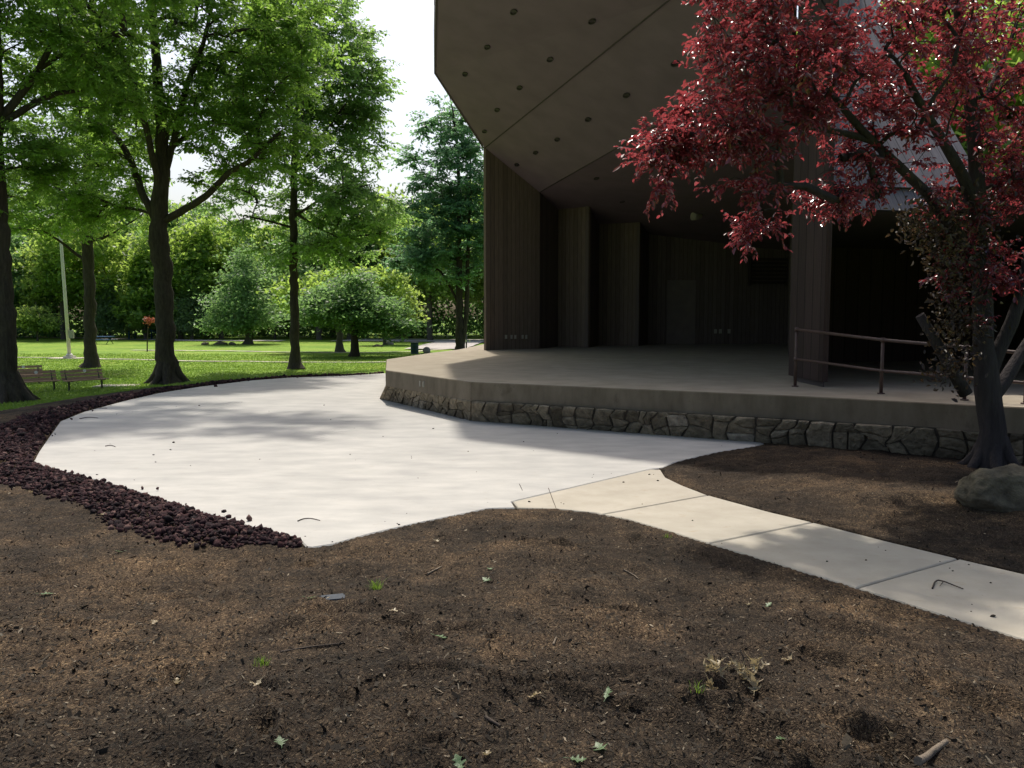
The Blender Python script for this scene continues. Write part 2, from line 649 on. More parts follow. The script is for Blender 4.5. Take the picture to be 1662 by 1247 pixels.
def height(x, y, fine=True):
    x = np.asarray(x, float)
    y = np.asarray(y, float)
    d = hard_dist(x, y)
    camside = sst(10.5, 6.0, y) * sst(-13, -7, x)
    rise = .47 * sst(0.0, 6.2, d) * camside
    far = sst(9.0, 17.0, y + np.maximum(0, -x - 6) * .7)
    fall = -.60 * sst(.6, 6.0, d) * far
    h = rise + fall
    bed = sst(13.0, 8.0, y - np.maximum(0, x) * .4)
    h += .10 * sst(.2, 2.0, d) * bed * sst(1.5, 4.0, x) * 0.8
    k = sst(0.0, .45, d)
    near = sst(30, 14, y)
    n1 = vnoise(x * .9, y * .9, 1) - .5
    n2 = vnoise(x * 3.1 + 7, y * 3.1, 2) - .5
    h += k * (.07 * n1 + near * .055 * n2)
    if fine:
        n3 = vnoise(x * 11, y * 11 + 3, 3) - .5
        n4 = vnoise(x * 31, y * 31, 4) - .5
        h += near * (.25 + .75 * k) * (.026 * n3 + .011 * n4)
        for (cx, cy, L, a, dep) in _pits:
            dx, dy = x - cx, y - cy
            u = (dx * math.cos(a) + dy * math.sin(a)) / L
            v = (-dx * math.sin(a) + dy * math.cos(a)) / (L * .42)
            q = u * u + v * v
            h -= np.where(q < 6, k * dep * (np.exp(-q * 1.6) - .38 * np.exp(-(q - 1.7) ** 2 * 1.2)), 0)
    h = np.where(d < 0.0, -.16, np.where(d < .03, np.minimum(h, .004), h))
    return h


def hz(x, y):
    return float(height(np.array([x]), np.array([y]))[0])


def on_ground(px, py, z0=0.0):
    z = z0
    for _ in range(6):
        p = G(px, py, z)
        z = hz(p.x, p.y)
    return Vector((p.x, p.y, z))


def far_ground(px, py):
    z = -.6
    for _ in range(5):
        p = G(px, py, z)
        z = float(height(np.array([p.x]), np.array([p.y]), False)[0])
    return Vector((p.x, p.y, z))


# ------------------------------------------------------------------ terrain: one fan-shaped sheet split into mulch and lawn, and a wide ground
def build_terrain():
    ys = np.exp(np.arange(math.log(.7), math.log(700), .0078))
    ts = np.linspace(-1.05, 1.05, 660)
    X = ts[None, :] * (ys[:, None] + .6)
    Y = np.repeat(ys[:, None], len(ts), 1)
    Z = height(X, Y)
    V = np.stack([X, Y, Z], -1).reshape(-1, 3)
    r, c = len(ys), len(ts)
    idx = np.arange(r * c).reshape(r, c)
    F = np.stack([idx[:-1, :-1], idx[:-1, 1:], idx[1:, 1:], idx[1:, :-1]], -1).reshape(-1, 4)
    cen = V[F].mean(1)
    cx, cy = cen[:, 0], cen[:, 1]
    d = hard_dist(cx, cy)
    w = 1.0 + 3.2 * sst(29, 17, cy) + (vnoise(cx * 1.3, cy * 1.3, 9) - .5) * .9 + (vnoise(cx * 6, cy * 6, 10) - .5) * .5
    grass = (cy > 15) & (d > w) & (cx < 3) | (cy > 30)
    grass |= (cx > 3) & (cy > 22)
    keep = d > -.35
    for nm, sel, mt in (('mulch_bed', ~grass & keep, M['mulch']), ('lawn', grass & keep, M['lawn'])):
        f = F[sel]
        u, ii = np.unique(f, return_inverse=True)
        me = np_mesh(nm, V[u], ii.reshape(-1, 4), smooth=True)
        tag(link(nm, me, mt), kind='structure')
    mb = MB()
    S = 900
    mb.poly([(-S, -S, -1.1), (S, -S, -1.1), (S, S, -1.1), (-S, S, -1.1)])
    tag(mb.build('ground', M['lawn'], recalc=False), kind='structure')


build_terrain()


def slab(name, polys, mat, z0=-.14, z1=0.0, bev=.012):
    mb = MB()
    for P in polys:
        n = len(P)
        # top inset slightly for an arris
        P2 = [Vector((p.x, p.y)) for p in P]
        area = sum(P2[i].x * P2[(i + 1) % n].y - P2[(i + 1) % n].x * P2[i].y for i in range(n))
        if area < 0: P2 = P2[::-1]
        ins = []
        for i in range(n):
            a, b, c = P2[i - 1], P2[i], P2[(i + 1) % n]
            e1, e2 = (b - a).normalized(), (c - b).normalized()
            n1, n2 = Vector((-e1.y, e1.x)), Vector((-e2.y, e2.x))
            m_ = (n1 + n2)
            m_ = m_.normalized() * min(2.0, 1 / max(.35, m_.normalized().dot(n1)))
            ins.append(b + m_ * bev)
        lo = [(p.x, p.y, z0) for p in P2]
        md = [(p.x, p.y, z1 - bev) for p in P2]
        hi = [(p.x, p.y, z1) for p in ins]
        fs = [tuple(range(2 * n, 3 * n))]
        for i in range(n):
            j = (i + 1) % n
            fs += [(i, j, n + j, n + i), (n + i, n + j, 2 * n + j, 2 * n + i)]
        mb.mesh(lo + md + hi, fs)
    return mb.build(name, mat)


def cut(a0, a1, b0, b1, g=.009):
    pass


tag(slab('plaza_paving', [PLAZA], M['plaza']), kind='structure')


def shift(a, b, s):
    """the segment a-b shifted sideways by s (to the right of a->b)"""
    e = (b - a).normalized()
    nrm = Vector((e.y, -e.x, 0))
    return a + nrm * s, b + nrm * s


def walk_panels():
    g = .011
    J = [(G(836, 824), G(830, 814), G(1053, 762), G(1074, 762)),
         ]
    joints = [(G(978, 835), G(1149, 804)), (G(1151, 882), G(1319, 848)), (G(1391, 954), G(1555, 907)), (G(1760, 1068), G(1830, 973))]
    uppers = [[G(1080, 775), G(1107, 788)], [G(1248, 831)], [G(1436, 878)], [G(1662, 932)]]
    lowers = [[G(906, 826), G(966, 832)], [G(1020, 843), G(1086, 862)], [G(1248, 911)], [G(1520, 995), G(1662, 1038)]]
    polys = []
    # first panel: from the plaza joint
    s0, s1 = shift(G(830, 814), G(1053, 762), .012)
    prev_lo = [G(838, 824) + Vector((.02, -.005, 0)), s0 + Vector((.01, 0, 0)), s1, G(1072, 762.5)]
    for k, (lo, up) in enumerate(joints):
        a, b = shift(lo, up, -g)      # left side of the joint (towards the plaza)
        if k == 0:
            P = prev_lo + uppers[0] + [b, a] + lowers[0][::-1]
        else:
            P = [pl, pu] + uppers[k] + [b, a] + lowers[k][::-1]
        polys.append(P)
        pl, pu = shift(lo, up, g)
    u1, l1 = UPE[-2].lerp(_ue, .3), LOE[-2].lerp(_le, .3)
    a, b = shift(l1, u1, -g)
    polys.append([pl, pu, UPE[-2], b, a, LOE[-2]])
    a, b = shift(l1, u1, g)
    polys.append([a, b, _ue, _le])
    tag(slab('sidewalk', polys, M['walk'], -.14, 0.0, .010), kind='structure')
    mb = MB()
    mb.prism([(p.x, p.y) for p in WALK_ALL], -.2, -.035)
    tag(mb.build('sidewalk_bed', M['mortar']), kind='structure')


walk_panels()


def strip(name, pts_px, w, mat, lift=.03):
    pts = smooth_line([far_ground(*p) for p in pts_px], 2)
    mb = MB()
    L, Rr = [], []
    for i, p in enumerate(pts):
        a, b = pts[max(0, i - 1)], pts[min(len(pts) - 1, i + 1)]
        e = (b - a).normalized()
        nn = Vector((-e.y, e.x, 0)) * w / 2
        z = max(float(height(np.array([q.x]), np.array([q.y]), False)[0]) for q in (p + nn, p - nn, p)) + lift
        L.append(Vector((p.x + nn.x, p.y + nn.y, z)))
        Rr.append(Vector((p.x - nn.x, p.y - nn.y, z)))
    for i in range(len(pts) - 1):
        mb.poly([Rr[i], Rr[i + 1], L[i + 1], L[i]])
    return tag(mb.build(name, mat, recalc=False), kind='structure')


strip('footpath', [(-150, 580), (20, 580.5), (100, 581), (180, 584), (280, 586), (420, 588), (560, 589), (640, 588.5), (720, 583)], .55, M['path'])
strip('footpath', [(215, 569), (330, 570), (430, 572), (540, 573), (640, 572), (690, 570), (740, 566)], .7, M['path'], .04)
strip('road', [(-500, 541), (-200, 544), (60, 548), (200, 551), (330, 553.5), (460, 554)], 3.5, M['road'], .05)
strip('road', [(560, 552.5), (640, 553), (760, 554), (900, 556), (1000, 556)], 10.0, M['road'], .06)
strip('driveway', [(705, 568), (722, 563), (738, 558.5), (750, 555)], 5.0, M['road'], .08)

# ------------------------------------------------------------------ stage platform
DZ = .80
D_px = [(1950, 674), (1570, 657), (1293, 642.5), (765, 620), (626.5, 601), (628, 583.5), (700, 573), (745, 567.5)]
DECK = [G(px, py, DZ) for px, py in D_px]
deck_poly = DECK + [Vector((-.5, 46, DZ)), Vector((22, 46, DZ)), Vector((22, 12, DZ))]

stage = empty('stage_platform', (DECK[3].x, DECK[3].y, 0))
tag(stage, 'low stage platform with a tan concrete deck on a rubble stone base', 'stage')


def par(o, root):
    """parent keeping world coordinates (the root is unrotated)"""
    o.parent = root
    o.matrix_parent_inverse = Matrix.Translation(-Vector(root.location))
    return o


def build_stage():
    mb = MB()
    n = len(deck_poly)
    # deck surface and cap face are separate parts
    mb.prism([(p.x, p.y) for p in deck_poly], DZ - .06, DZ)
    par(mb.build('deck', M['deck']), stage)
    cap = MB()
    edge = DECK[:]                       # visible run of the rim
    cin = []
    for i, p in enumerate(edge):
        a, b = edge[max(0, i - 1)], edge[min(len(edge) - 1, i + 1)]
        e = (b - a).normalized()
        cin.append(p + Vector((e.y, -e.x, 0)) * .5)
    for i in range(len(edge) - 1):
        a, b = edge[i], edge[i + 1]
        e = (b - a).normalized()
        out = Vector((-e.y, e.x, 0))
        if out.dot(Vector((-.6, -.8, 0))) < 0 and i < 4: out = -out
        # sections with fine vertical joints: every cap length is cast in one go here
        z1, z0 = DZ - .001, .425
        A, B = a - out * .0, b - out * .0
        cap.mesh([(A.x + out.x * .012, A.y + out.y * .012, z0), (B.x + out.x * .012, B.y + out.y * .012, z0),
                  (B.x + out.x * .012, B.y + out.y * .012, z1 - .015), (A.x + out.x * .012, A.y + out.y * .012, z1 - .015),
                  (A.x, A.y, z1), (B.x, B.y, z1),
                  (A.x - out.x * .3, A.y - out.y * .3, z0), (B.x - out.x * .3, B.y - out.y * .3, z0)],
                 [(0, 1, 2, 3), (3, 2, 5, 4), (6, 7, 1, 0)])
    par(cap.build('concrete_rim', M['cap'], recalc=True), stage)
    for px in (684.5, 689.5):
        t = (px - 626.5) / (765 - 626.5)
        q = DECK[4].lerp(DECK[3], t * 1.1)
        e_ = (DECK[3] - DECK[4]).normalized()
        o_ = Vector((e_.y, -e_.x, 0))
        if o_.y > 0: o_ = -o_
        mb_ = MB()
        mb_.box(q + o_ * .022 - Vector((0, 0, .19)), (.035, .03, .12), (e_, o_, Vector((0, 0, 1))))
        mb_.box(q + o_ * .04 - Vector((0, 0, .19)), (.02, .012, .06), (e_, o_, Vector((0, 0, 1))))
        par(mb_.build('outlet_plate', M['plate']), stage)
    # stone base
    foot = [G(640, 600, 0), G(616, 647), G(765, 682.5), G(1210, 724.5), G(1662, 753), G(1950, 772)]
    top = [G(628.5, 583.5, DZ), G(627.5, 601, DZ), G(765, 620.3, DZ), None, None, G(1950, 674.3, DZ)]
    a, b = top[2], top[5]
    fa, fb = foot[2], foot[5]
    for k in (3, 4):
        # same parameter along the run by depth of the foot's perpendicular
        e = (b - a)
        t = (foot[k] - fa).dot(fb - fa) / (fb - fa).length_squared
        top[k] = a + e * t
        foot[k] = fa + (fb - fa) * t
    top = [Vector((p.x, p.y, .436)) for p in top]
    foot = [Vector((p.x, p.y, -.03)) for p in foot]
    bk = MB()
    st = MB()
    rs = random.Random(11)

    def place(i, s, t, off):
        A = foot[i].lerp(foot[i + 1], s)
        B = top[i].lerp(top[i + 1], s)
        e = (foot[i + 1] - foot[i]).normalized()
        up = (B - A).normalized()
        nr = e.cross(up)
        if nr.y > 0 and i > 0: nr = -nr
        if i == 0 and nr.x > 0: nr = -nr
        return A.lerp(B, t) + nr * off

    for i in range(len(foot) - 1):
        bk.poly([place(i, 0, 0, -.012), place(i, 1, 0, -.012), place(i, 1, 1, -.012), place(i, 0, 1, -.012)])
        L = (foot[i + 1] - foot[i]).length
        H = (top[i] - foot[i]).length
        cells = []
        x = 0.0
        while x < L - .05:
            w = rs.uniform(.20, .44)
            if L - x - w < .22: w = L - x
            mode = rs.random()
            if mode < .12:
                cells.append((x, x + w, 0, 1))
            elif mode < .72:
                s = rs.uniform(.36, .64)
                if rs.random() < .5:
                    cells += [(x, x + w, 0, s), (x, x + w, s, 1)]
                else:
                    m_ = x + w * rs.uniform(.35, .65)
                    if rs.random() < .5:
                        cells += [(x, x + w, 0, s), (x, m_, s, 1), (m_, x + w, s, 1)]
                    else:
                        cells += [(x, m_, 0, s), (m_, x + w, 0, s), (x, x + w, s, 1)]
            else:
                s1, s2 = rs.uniform(.25, .4), rs.uniform(.6, .75)
                cells += [(x, x + w, 0, s1), (x, x + w, s1, s2), (x, x + w, s2, 1)]
            x += w
        # shared corner warp keeps joints even
        def warp(u, t):
            q = vnoise(np.array([u * 2.3 + i * 31.0]), np.array([t * H * 4.1]), 21)[0] - .5
            q2 = vnoise(np.array([u * 2.9 + i * 17.0]), np.array([t * H * 4.7]), 22)[0] - .5
            return u + q * .30 * (1 if .02 < u < L - .02 else 0), t + q2 * .46 * (1 if .03 < t < .97 else 0)
        for (x0, x1, t0, t1) in cells:
            ring = []
            for (u, t) in ((x0, t0), ((x0 + x1) / 2, t0), (x1, t0), (x1, (t0 + t1) / 2), (x1, t1), ((x0 + x1) / 2, t1), (x0, t1), (x0, (t0 + t1) / 2)):
                ring.append(warp(u, t))
            cu = sum(p[0] for p in ring) / 8
            ct = sum(p[1] for p in ring) / 8
            dep = rs.uniform(.015, .045)
            var = min(1, max(0, rs.gauss(.5, .25)))
            lv = []
            tilt = rs.uniform(-.02, .02)
            for (sh, off, rnd) in ((.008, -.012, 0), (.015, dep * .7, .5), (.045, dep, 1), (.12, dep * 1.05, 1)):
                row = []
                for k, (u, t) in enumerate(ring):
                    du, dt = u - cu, (t - ct) * H
                    ln = math.hypot(du, dt)
                    corner = .90 if k % 2 == 0 else 1.0
                    f = max(.05, (ln - sh * (1.5 if k % 2 == 0 else 1)) / ln) * (1 - (1 - corner) * .6)
                    uu, tt = cu + du * f, ct + dt * f / H
                    o = off + (rs.uniform(-.006, .006) if rnd else 0) + tilt * du * 3 * (1 if off > 0 else 0)
                    row.append(place(i, uu / L, min(.995, max(-.05, tt)), o))
                lv.append(row)
            fs = []
            vs = [p for row in lv for p in row]
            for a_ in range(3):
                for k in range(8):
                    k2 = (k + 1) % 8
                    fs.append((a_ * 8 + k, a_ * 8 + k2, a_ * 8 + 8 + k2, a_ * 8 + 8 + k))
            fs.append(tuple(range(24, 32)))
            st.mesh(vs, fs, var)
    par(bk.build('mortar_backing', M['mortar']), stage)
    par(st.build('stone_facing', M['stone']), stage)


build_stage()

# ------------------------------------------------------------------ band shell
shell = empty('band_shell', (0, 0, 0))
shell.location = G(790, 568, DZ)
tag(shell, 'dark brown angular band shell with a folded soffit and vertical board walls on the stage', 'band shell')


def gd(px, d):
    """plan point on the deck at picture column px and distance d"""
    r = ray(px, 560)
    return Vector((r.x / r.y * d, d, DZ))


W0b = gd(789, 31.6)
W0 = U(786.5, 240, 31.6)
W1b = gd(875.5, 33.2)
W1 = U(875, 312, 33.2)
J1 = gd(905, 35.6)
W2a = gd(905, 35.6)
W2b = gd(954, 34.6)
J2 = gd(971, 37.4)
W3b = gd(1036, 36.4)
W3 = U(1036, 361, 36.4)
J3 = gd(1051, 38.4)
BK = Vector((12.9, 39.0, DZ))
BKt = Vector((12.9, 39.0, 8.3))
COLA = Vector((5.08, 15.15, DZ))
S1 = Vector((3.75, 19.6, 9.55))
S1 = U(1085, 0, 19.6)
S2 = S1 + (S1 - W0).normalized() * 3.2
F1 = U(1130, 166, 22.8)
F2 = F1 + (F1 - W1).normalized() * 4.0
P0 = U(705, 118, 27.1)
P1 = U(708.5, -60, 20.6)
P2 = Vector((.45, 18.9, 10.75))
P3 = Vector((4.6, 15.7, 10.6))


def ceil_z(x, y):
    return None


def wallface(mb, a, b, za, zb, flip=False):
    L = (b.xy - a.xy).length
    p = [Vector((a.x, a.y, DZ)), Vector((b.x, b.y, DZ)), Vector((b.x, b.y, zb)), Vector((a.x, a.y, za))]
    mb.poly(p, [(0, 0), (L, 0), (L, zb - DZ), (0, za - DZ)])


def wall_panel(name, a, b, za, zb, mat, root, t=.14, away=None):
    """a thick upright panel from a to b (plan) reaching za / zb; thickness goes behind"""
    e = (b - a)
    e.z = 0
    L = e.length
    e.normalize()
    za += .35 if name in ('side_wall', 'side_return', 'back_wall', 'wing_wall') else 0
    zb += .35 if name in ('side_wall', 'side_return', 'back_wall', 'wing_wall') else 0
    nrm = Vector((-e.y, e.x, 0))
    if nrm.y < 0: nrm = -nrm
    if away is not None and nrm.dot(away) < 0: nrm = -nrm
    mb = MB()
    A0, B0 = Vector((a.x, a.y, DZ)), Vector((b.x, b.y, DZ))
    A1, B1 = Vector((a.x, a.y, za)), Vector((b.x, b.y, zb))
    o = nrm * t
    uv = [(0, 0), (L, 0), (L, zb - DZ), (0, za - DZ)]
    mb.poly([A0, B0, B1, A1], uv)
    mb.poly([A0 + o, B0 + o, B1 + o, A1 + o], uv)
    mb.poly([A0, A0 + o, A1 + o, A1], [(0.05, 0), (.15, 0), (.15, 1), (.05, 1)])
    mb.poly([B0, B0 + o, B1 + o, B1], [(0.05, 0), (.15, 0), (.15, 1), (.05, 1)])
    mb.poly([A1, B1, B1 + o, A1 + o], [(0.05, 0), (.15, 0), (.15, 1), (.05, 1)])
    return par(mb.build(name, mat, recalc=True), root)


def tri_hit(px, py, tris):
    o = Vector((0, 0, EYE))
    d = ray(px, py)
    best = None
    for (a, b, c) in tris:
        e1, e2 = b - a, c - a
        h = d.cross(e2)
        det = e1.dot(h)
        if abs(det) < 1e-9: continue
        s = o - a
        u = s.dot(h) / det
        q = s.cross(e1)
        v = d.dot(q) / det
        t = e2.dot(q) / det
        if u >= -.02 and v >= -.02 and u + v <= 1.02 and t > 0:
            if best is None or t < best[0]:
                best = (t, o + d * t, e1.cross(e2).normalized())
    return best


PA = [(W0, P0, S1), (P0, P1, S1), (P1, P2, S1), (P2, P3, S1), (P3, S2, S1)]
PB = [(W0, S1, F1), (W0, F1, W1), (S1, S2, F1), (S2, F2, F1)]
W2t = U(954, 320, 34.6)
J1t = U(905, 316, 35.6)
J2t = U(971, 325, 37.4)
J3t = U(1051, 357, 38.4)
_n = (F1 - W1).cross(W3 - W1)


def on_c(p, dx=0, dy=0):
    x, y = p.x + dx, p.y + dy
    return Vector((x, y, W1.z - (_n.x * (x - W1.x) + _n.y * (y - W1.y)) / _n.z))


_cp = [W1, F2, on_c(BK, .5, .5), on_c(J3, -.5, .6), on_c(J2, -.8, 1.0), on_c(J1, -1.0, .8), on_c(W1b, -.3, 1.0)]
J1t, W2t, J2t, J3t, BKt = on_c(J1), on_c(W2b), on_c(J2), on_c(J3), on_c(BK)
print('back ceiling', [round(q.z, 2) for q in _cp])
PC = [(_cp[1], _cp[k], _cp[(k + 1) % 7]) for k in range(2, 7)]


def panel(name, tris, mat, th=.25):
    mb = MB()
    for (a, b, c) in tris:
        a, b, c = [Vector(p) for p in (a, b, c)]
        n_ = (b - a).cross(c - a)
        if n_.z > 0: b, c = c, b
        mb.poly([a, b, c])
        up = Vector((0, 0, th))
        mb.poly([a + up, c + up, b + up])
    return par(mb.build(name, mat, recalc=False), shell)


panel('outer_soffit', PA, M['soffit'])
panel('middle_soffit', PB, M['soffit'])
panel('inner_soffit', PC, M['soffit'])

# dark batten covering the fold between the two outer soffit panels, and the others
mb = MB()
dn = Vector((0, 0, -.02))
mb.bar(W0 + dn, S2 + dn, .02, .02, 6)
mb.bar(W1 + dn, F2 + dn, .02, .02, 6)
par(mb.build('soffit_batten', M['soffit_trim']), shell)

# fascia round the canopy rim, with a small step at its lower corner
mb = MB()
rim = [W0 + Vector((-.05, .0, 0)), P0, P1, P2, P3]
for a, b in zip(rim[:-1], rim[1:]):
    e = (b - a)
    e.z = 0
    e.normalize()
    o = Vector((-e.y, e.x, 0))
    if o.x > 0 and o.y > 0: o = -o
    if o.dot(Vector((-.8, -.6, 0))) < 0: o = -o
    up = Vector((0, 0, 1.3))
    mb.poly([a + o * .01 - Vector((0, 0, .03)), b + o * .01 - Vector((0, 0, .03)), b + up + o * .01, a + up + o * .01])
    mb.poly([a - o * .05 - Vector((0, 0, .03)), b - o * .05 - Vector((0, 0, .03)), b + o * .01 - Vector((0, 0, .03)), a + o * .01 - Vector((0, 0, .03))])
par(mb.build('fascia', M['soffit_trim'], recalc=False), shell)

# roof over everything
mb = MB()
zz = 11.9
rp = [W0, P0, P1, P2, P3, S2, F2, BKt, J3t, W3, J2t, W2t, J1t, W1]
mb.poly([Vector((p.x, p.y, zz)) for p in rp])
roofline = [W0, W1, W2t, W3, J3t, BKt, F2, S2, P3]
for a, b in zip(roofline[:-1], roofline[1:]):
    mb.poly([a, b, Vector((b.x, b.y, zz)), Vector((a.x, a.y, zz))])
par(mb.build('roof', M['soffit_trim'], recalc=False), shell)

# sawtooth side walls
wall_panel('side_wall', W0b, W1b, W0.z, W1.z, M['siding'], shell)
wall_panel('side_return', W1b, J1, W1.z, J1t.z, M['siding_shaded'], shell, away=Vector((-1, .3, 0)))
wall_panel('side_wall', J1, W2b, J1t.z, W2t.z, M['siding'], shell)
wall_panel('side_return', W2b, J2, W2t.z, J2t.z, M['siding_shaded'], shell, away=Vector((-1, .3, 0)))
wall_panel('side_wall', J2, W3b, J2t.z, W3.z, M['siding'], shell)
wall_panel('side_return', W3b, J3, W3.z, J3t.z, M['siding_shaded'], shell, away=Vector((-1, .3, 0)))
wall_panel('back_wall', J3, BK, J3t.z, BKt.z, M['siding_shaded'], shell)
wall_panel('wing_wall', Vector((5.60, 16.42, DZ)), BK, 10.4, BKt.z, M['siding_shaded'], shell, away=Vector((1, 0, 0)))


# door in the back wall, with frame and handle
def on_back(px, zrel, off=-.03):
    # intersect the column's plan ray with the back wall line
    r = ray(px, 520)
    a, b = J3.xy, BK.xy
    d = Vector((r.x, r.y))
    e = b - a
    den = d.x * e.y - d.y * e.x
    t = (a.x * e.y - a.y * e.x) / den
    p = d * t
    return Vector((p.x, p.y + off, DZ + zrel))


def zat(py, y):
    r = ray(831, py)
    return EYE + r.z / r.y * y - DZ


dl, dr = on_back(1082, 0), on_back(1128, 0)
e = (dr - dl).normalized()
nb = Vector((e.y, -e.x, 0))
dh = zat(455, dl.y)
mb = MB()
c = (dl + dr) / 2
Ld = (dr - dl).length
mb.box(c + Vector((0, 0, dh / 2)) + nb * .0, (Ld, .07, dh), (e, nb, Vector((0, 0, 1))))
door = par(mb.build('door', M['door']), shell)
mb = MB()
for s in (-1, 1):
    mb.box(c + e * s * (Ld / 2 + .08) + Vector((0, 0, dh / 2 + .05)) + nb * .02, (.14, .12, dh + .1), (e, nb, Vector((0, 0, 1))))
mb.box(c + Vector((0, 0, dh + .09)) + nb * .021, (Ld + .0, .12, .13), (e, nb, Vector((0, 0, 1))))
f = mb.build('frame', M['soffit_trim'])
f.parent = door
f.matrix_parent_inverse = Matrix.Translation(-Vector(shell.location))
mb = MB()
hp = c + e * (Ld / 2 - .2) + Vector((0, 0, 1.5)) + nb * .08
mb.box(hp, (.07, .05, .3), (e, nb, Vector((0, 0, 1))))
mb.bar(hp + Vector((0, 0, -.32)) + nb * .0, hp + Vector((0, 0, -.32)) + nb * .07, .05, .05, 8)
h = mb.build('handle', M['plate'])
h.parent = door
h.matrix_parent_inverse = Matrix.Translation(-Vector(shell.location))

# louvred vent high on the back wall
mb = MB()
vl, vr = on_back(1214, 0), on_back(1276, 0)
zb, zt = zat(462, vl.y), zat(418, vl.y)
ev = (vr - vl).normalized()
for k in range(7):
    z = zb + (zt - zb) * (k + .5) / 7
    mb.box((vl + vr) / 2 + Vector((0, 0, z)) + nb * .06, ((vr - vl).length, .16, .03), (ev, (nb + Vector((0, 0, -.7))).normalized(), Vector((0, 0, 1))))
for p in (vl, vr):
    mb.box(p + Vector((0, 0, (zb + zt) / 2)) + nb * .06, (.08, .14, zt - zb + .1), (ev, nb, Vector((0, 0, 1))))
par(mb.build('louvre', M['siding_shaded']), shell)

# outlet plates on the first side wall and on the back wall
wn = (W1b - W0b).normalized()
wnn = Vector((wn.y, -wn.x, 0))
for px in (820, 829, 835, 847, 853):
    t = (px - 789) / 86.5
    p = W0b.lerp(W1b, t)
    mb = MB()
    mb.box(p + wnn * .02 + Vector((0, 0, zat(547, p.y))), (.085, .03, .15), (wn, wnn, Vector((0, 0, 1))))
    mb.box(p + wnn * .038 + Vector((0, 0, zat(547, p.y) + .03)), (.03, .012, .04), (wn, wnn, Vector((0, 0, 1))))
    mb.box(p + wnn * .038 + Vector((0, 0, zat(547, p.y) - .03)), (.03, .012, .04), (wn, wnn, Vector((0, 0, 1))))
    par(mb.build('outlet_plate', M['plate']), shell)
for px, py in ((1161, 538), (1169, 538), (1183, 538)):
    p = on_back(px, zat(py, 38.6))
    mb = MB()
    mb.box(p + nb * .03, (.13, .03, .2), (e, nb, Vector((0, 0, 1))))
    mb.box(p + nb * .05 + Vector((0, 0, .04)), (.05, .02, .05), (e, nb, Vector((0, 0, 1))))
    par(mb.build('outlet_plate', M['plate']), shell)

# soffit spotlights
spots_a = [(833.7, 18.8), (791, 76), (755, 120), (961, 34), (893, 96), (843.5, 142), (807, 178), (786.5, 213)]
spots_b = [(1095.7, 102.5), (1017, 154), (954.7, 193.5), (904.5, 226), (869.5, 247.5), (839, 267)]
spots_c = [(1010, 327), (968, 289)]
for lst, tr in ((spots_a, PA), (spots_b, PB), (spots_c, PC)):
    for k, (px, py) in enumerate(lst):
        hit = tri_hit(px, py, tr)
        if not hit: continue
        t, p, nr = hit
        if nr.z > 0: nr = -nr
        ref = Vector((.357, -.934, .05))
        u = (ref - nr * ref.dot(nr)).normalized()
        v = nr.cross(u)
        mb = MB()
        # recessed can: trim ring and dark well
        ring = 14
        rr = [(.105, .0), (.105, .025), (.085, .025), (.08, -.01)]
        vs = []
        for (r_, h_) in rr:
            for q in range(ring):
                a = 2 * math.pi * q / ring
                vs.append(p + u * r_ * 1.5 * math.cos(a) + v * r_ * .8 * math.sin(a) + nr * (h_ + .012))
        fs = []
        for a_ in range(3):
            for q in range(ring):
                q2 = (q + 1) % ring
                fs.append((a_ * ring + q, a_ * ring + q2, a_ * ring + ring + q2, a_ * ring + ring + q))
        fs.append(tuple(range(3 * ring, 4 * ring)))
        mb.mesh(vs, fs)
        so = par(mb.build('soffit_light', M['fixture']), shell)
        if (px, py) == (954.7, 193.5):
            mb = MB()
            b0 = p + nr * .02
            mb.tube([b0, b0 + nr * .05, b0 + nr * .09, b0 + nr * .11], [.05, .09, .08, .03], 10)
            bo = mb.build('bulb', M['lens'])
            bo.parent = so
            bo.matrix_parent_inverse = Matrix.Translation(-Vector(shell.location))

# small floodlight hanging at the back
hp = U(1132, 352, 34.0)
mb = MB()
mb.bar(hp + Vector((0, 0, .05)), hp + Vector((0, 0, .9)), .03, .03, 8)
mb.tube([hp + Vector((-.22, -.1, 0)), hp + Vector((-.1, -.05, 0)), hp + Vector((.15, .08, .02)), hp + Vector((.22, .1, .03))], [.16, .15, .10, .04], 12)
par(mb.build('floodlight', M['plate']), shell)

# right-hand pier, clad in boards, standing on the deck
pier = MB()


def board_box(mb, c0, e, dep, w, z0, z1):
    """front face from c0 along e, width w, going back along dep"""
    A, B = c0, c0 + e * w
    C, D = B + dep, A + dep
    for a, b in ((A, B), (B, C), (C, D), (D, A)):
        L = (b - a).length
        mb.poly([Vector((a.x, a.y, z0)), Vector((b.x, b.y, z0)), Vector((b.x, b.y, z1)), Vector((a.x, a.y, z1))],
                [(.02, 0), (.02 + L, 0), (.02 + L, z1 - z0), (.02, z1 - z0)])
    mb.poly([Vector((p.x, p.y, z1)) for p in (A, B, C, D)])
    mb.poly([Vector((p.x, p.y, z0)) for p in (A, D, C, B)])


pa = gd(1281, 16.5)
pb = gd(1336, 14.75)
pe = (pb - pa)
pe.z = 0
pw = pe.length
pe.normalize()
dp = Vector((-pe.y, pe.x, 0))
if dp.x < 0: dp = -dp
board_box(pier, Vector((pa.x, pa.y, 0)), pe, dp * .10, pw, DZ + .10, 10.6)
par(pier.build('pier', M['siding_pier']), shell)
mb = MB()
q_ = pa + pe * .12 + dp * .06
board_box(mb, Vector((q_.x, q_.y, 0)), pe, dp * .03, pw - .24, DZ, DZ + .098)
par(mb.build('pier_plinth', M['soffit_trim']), shell)

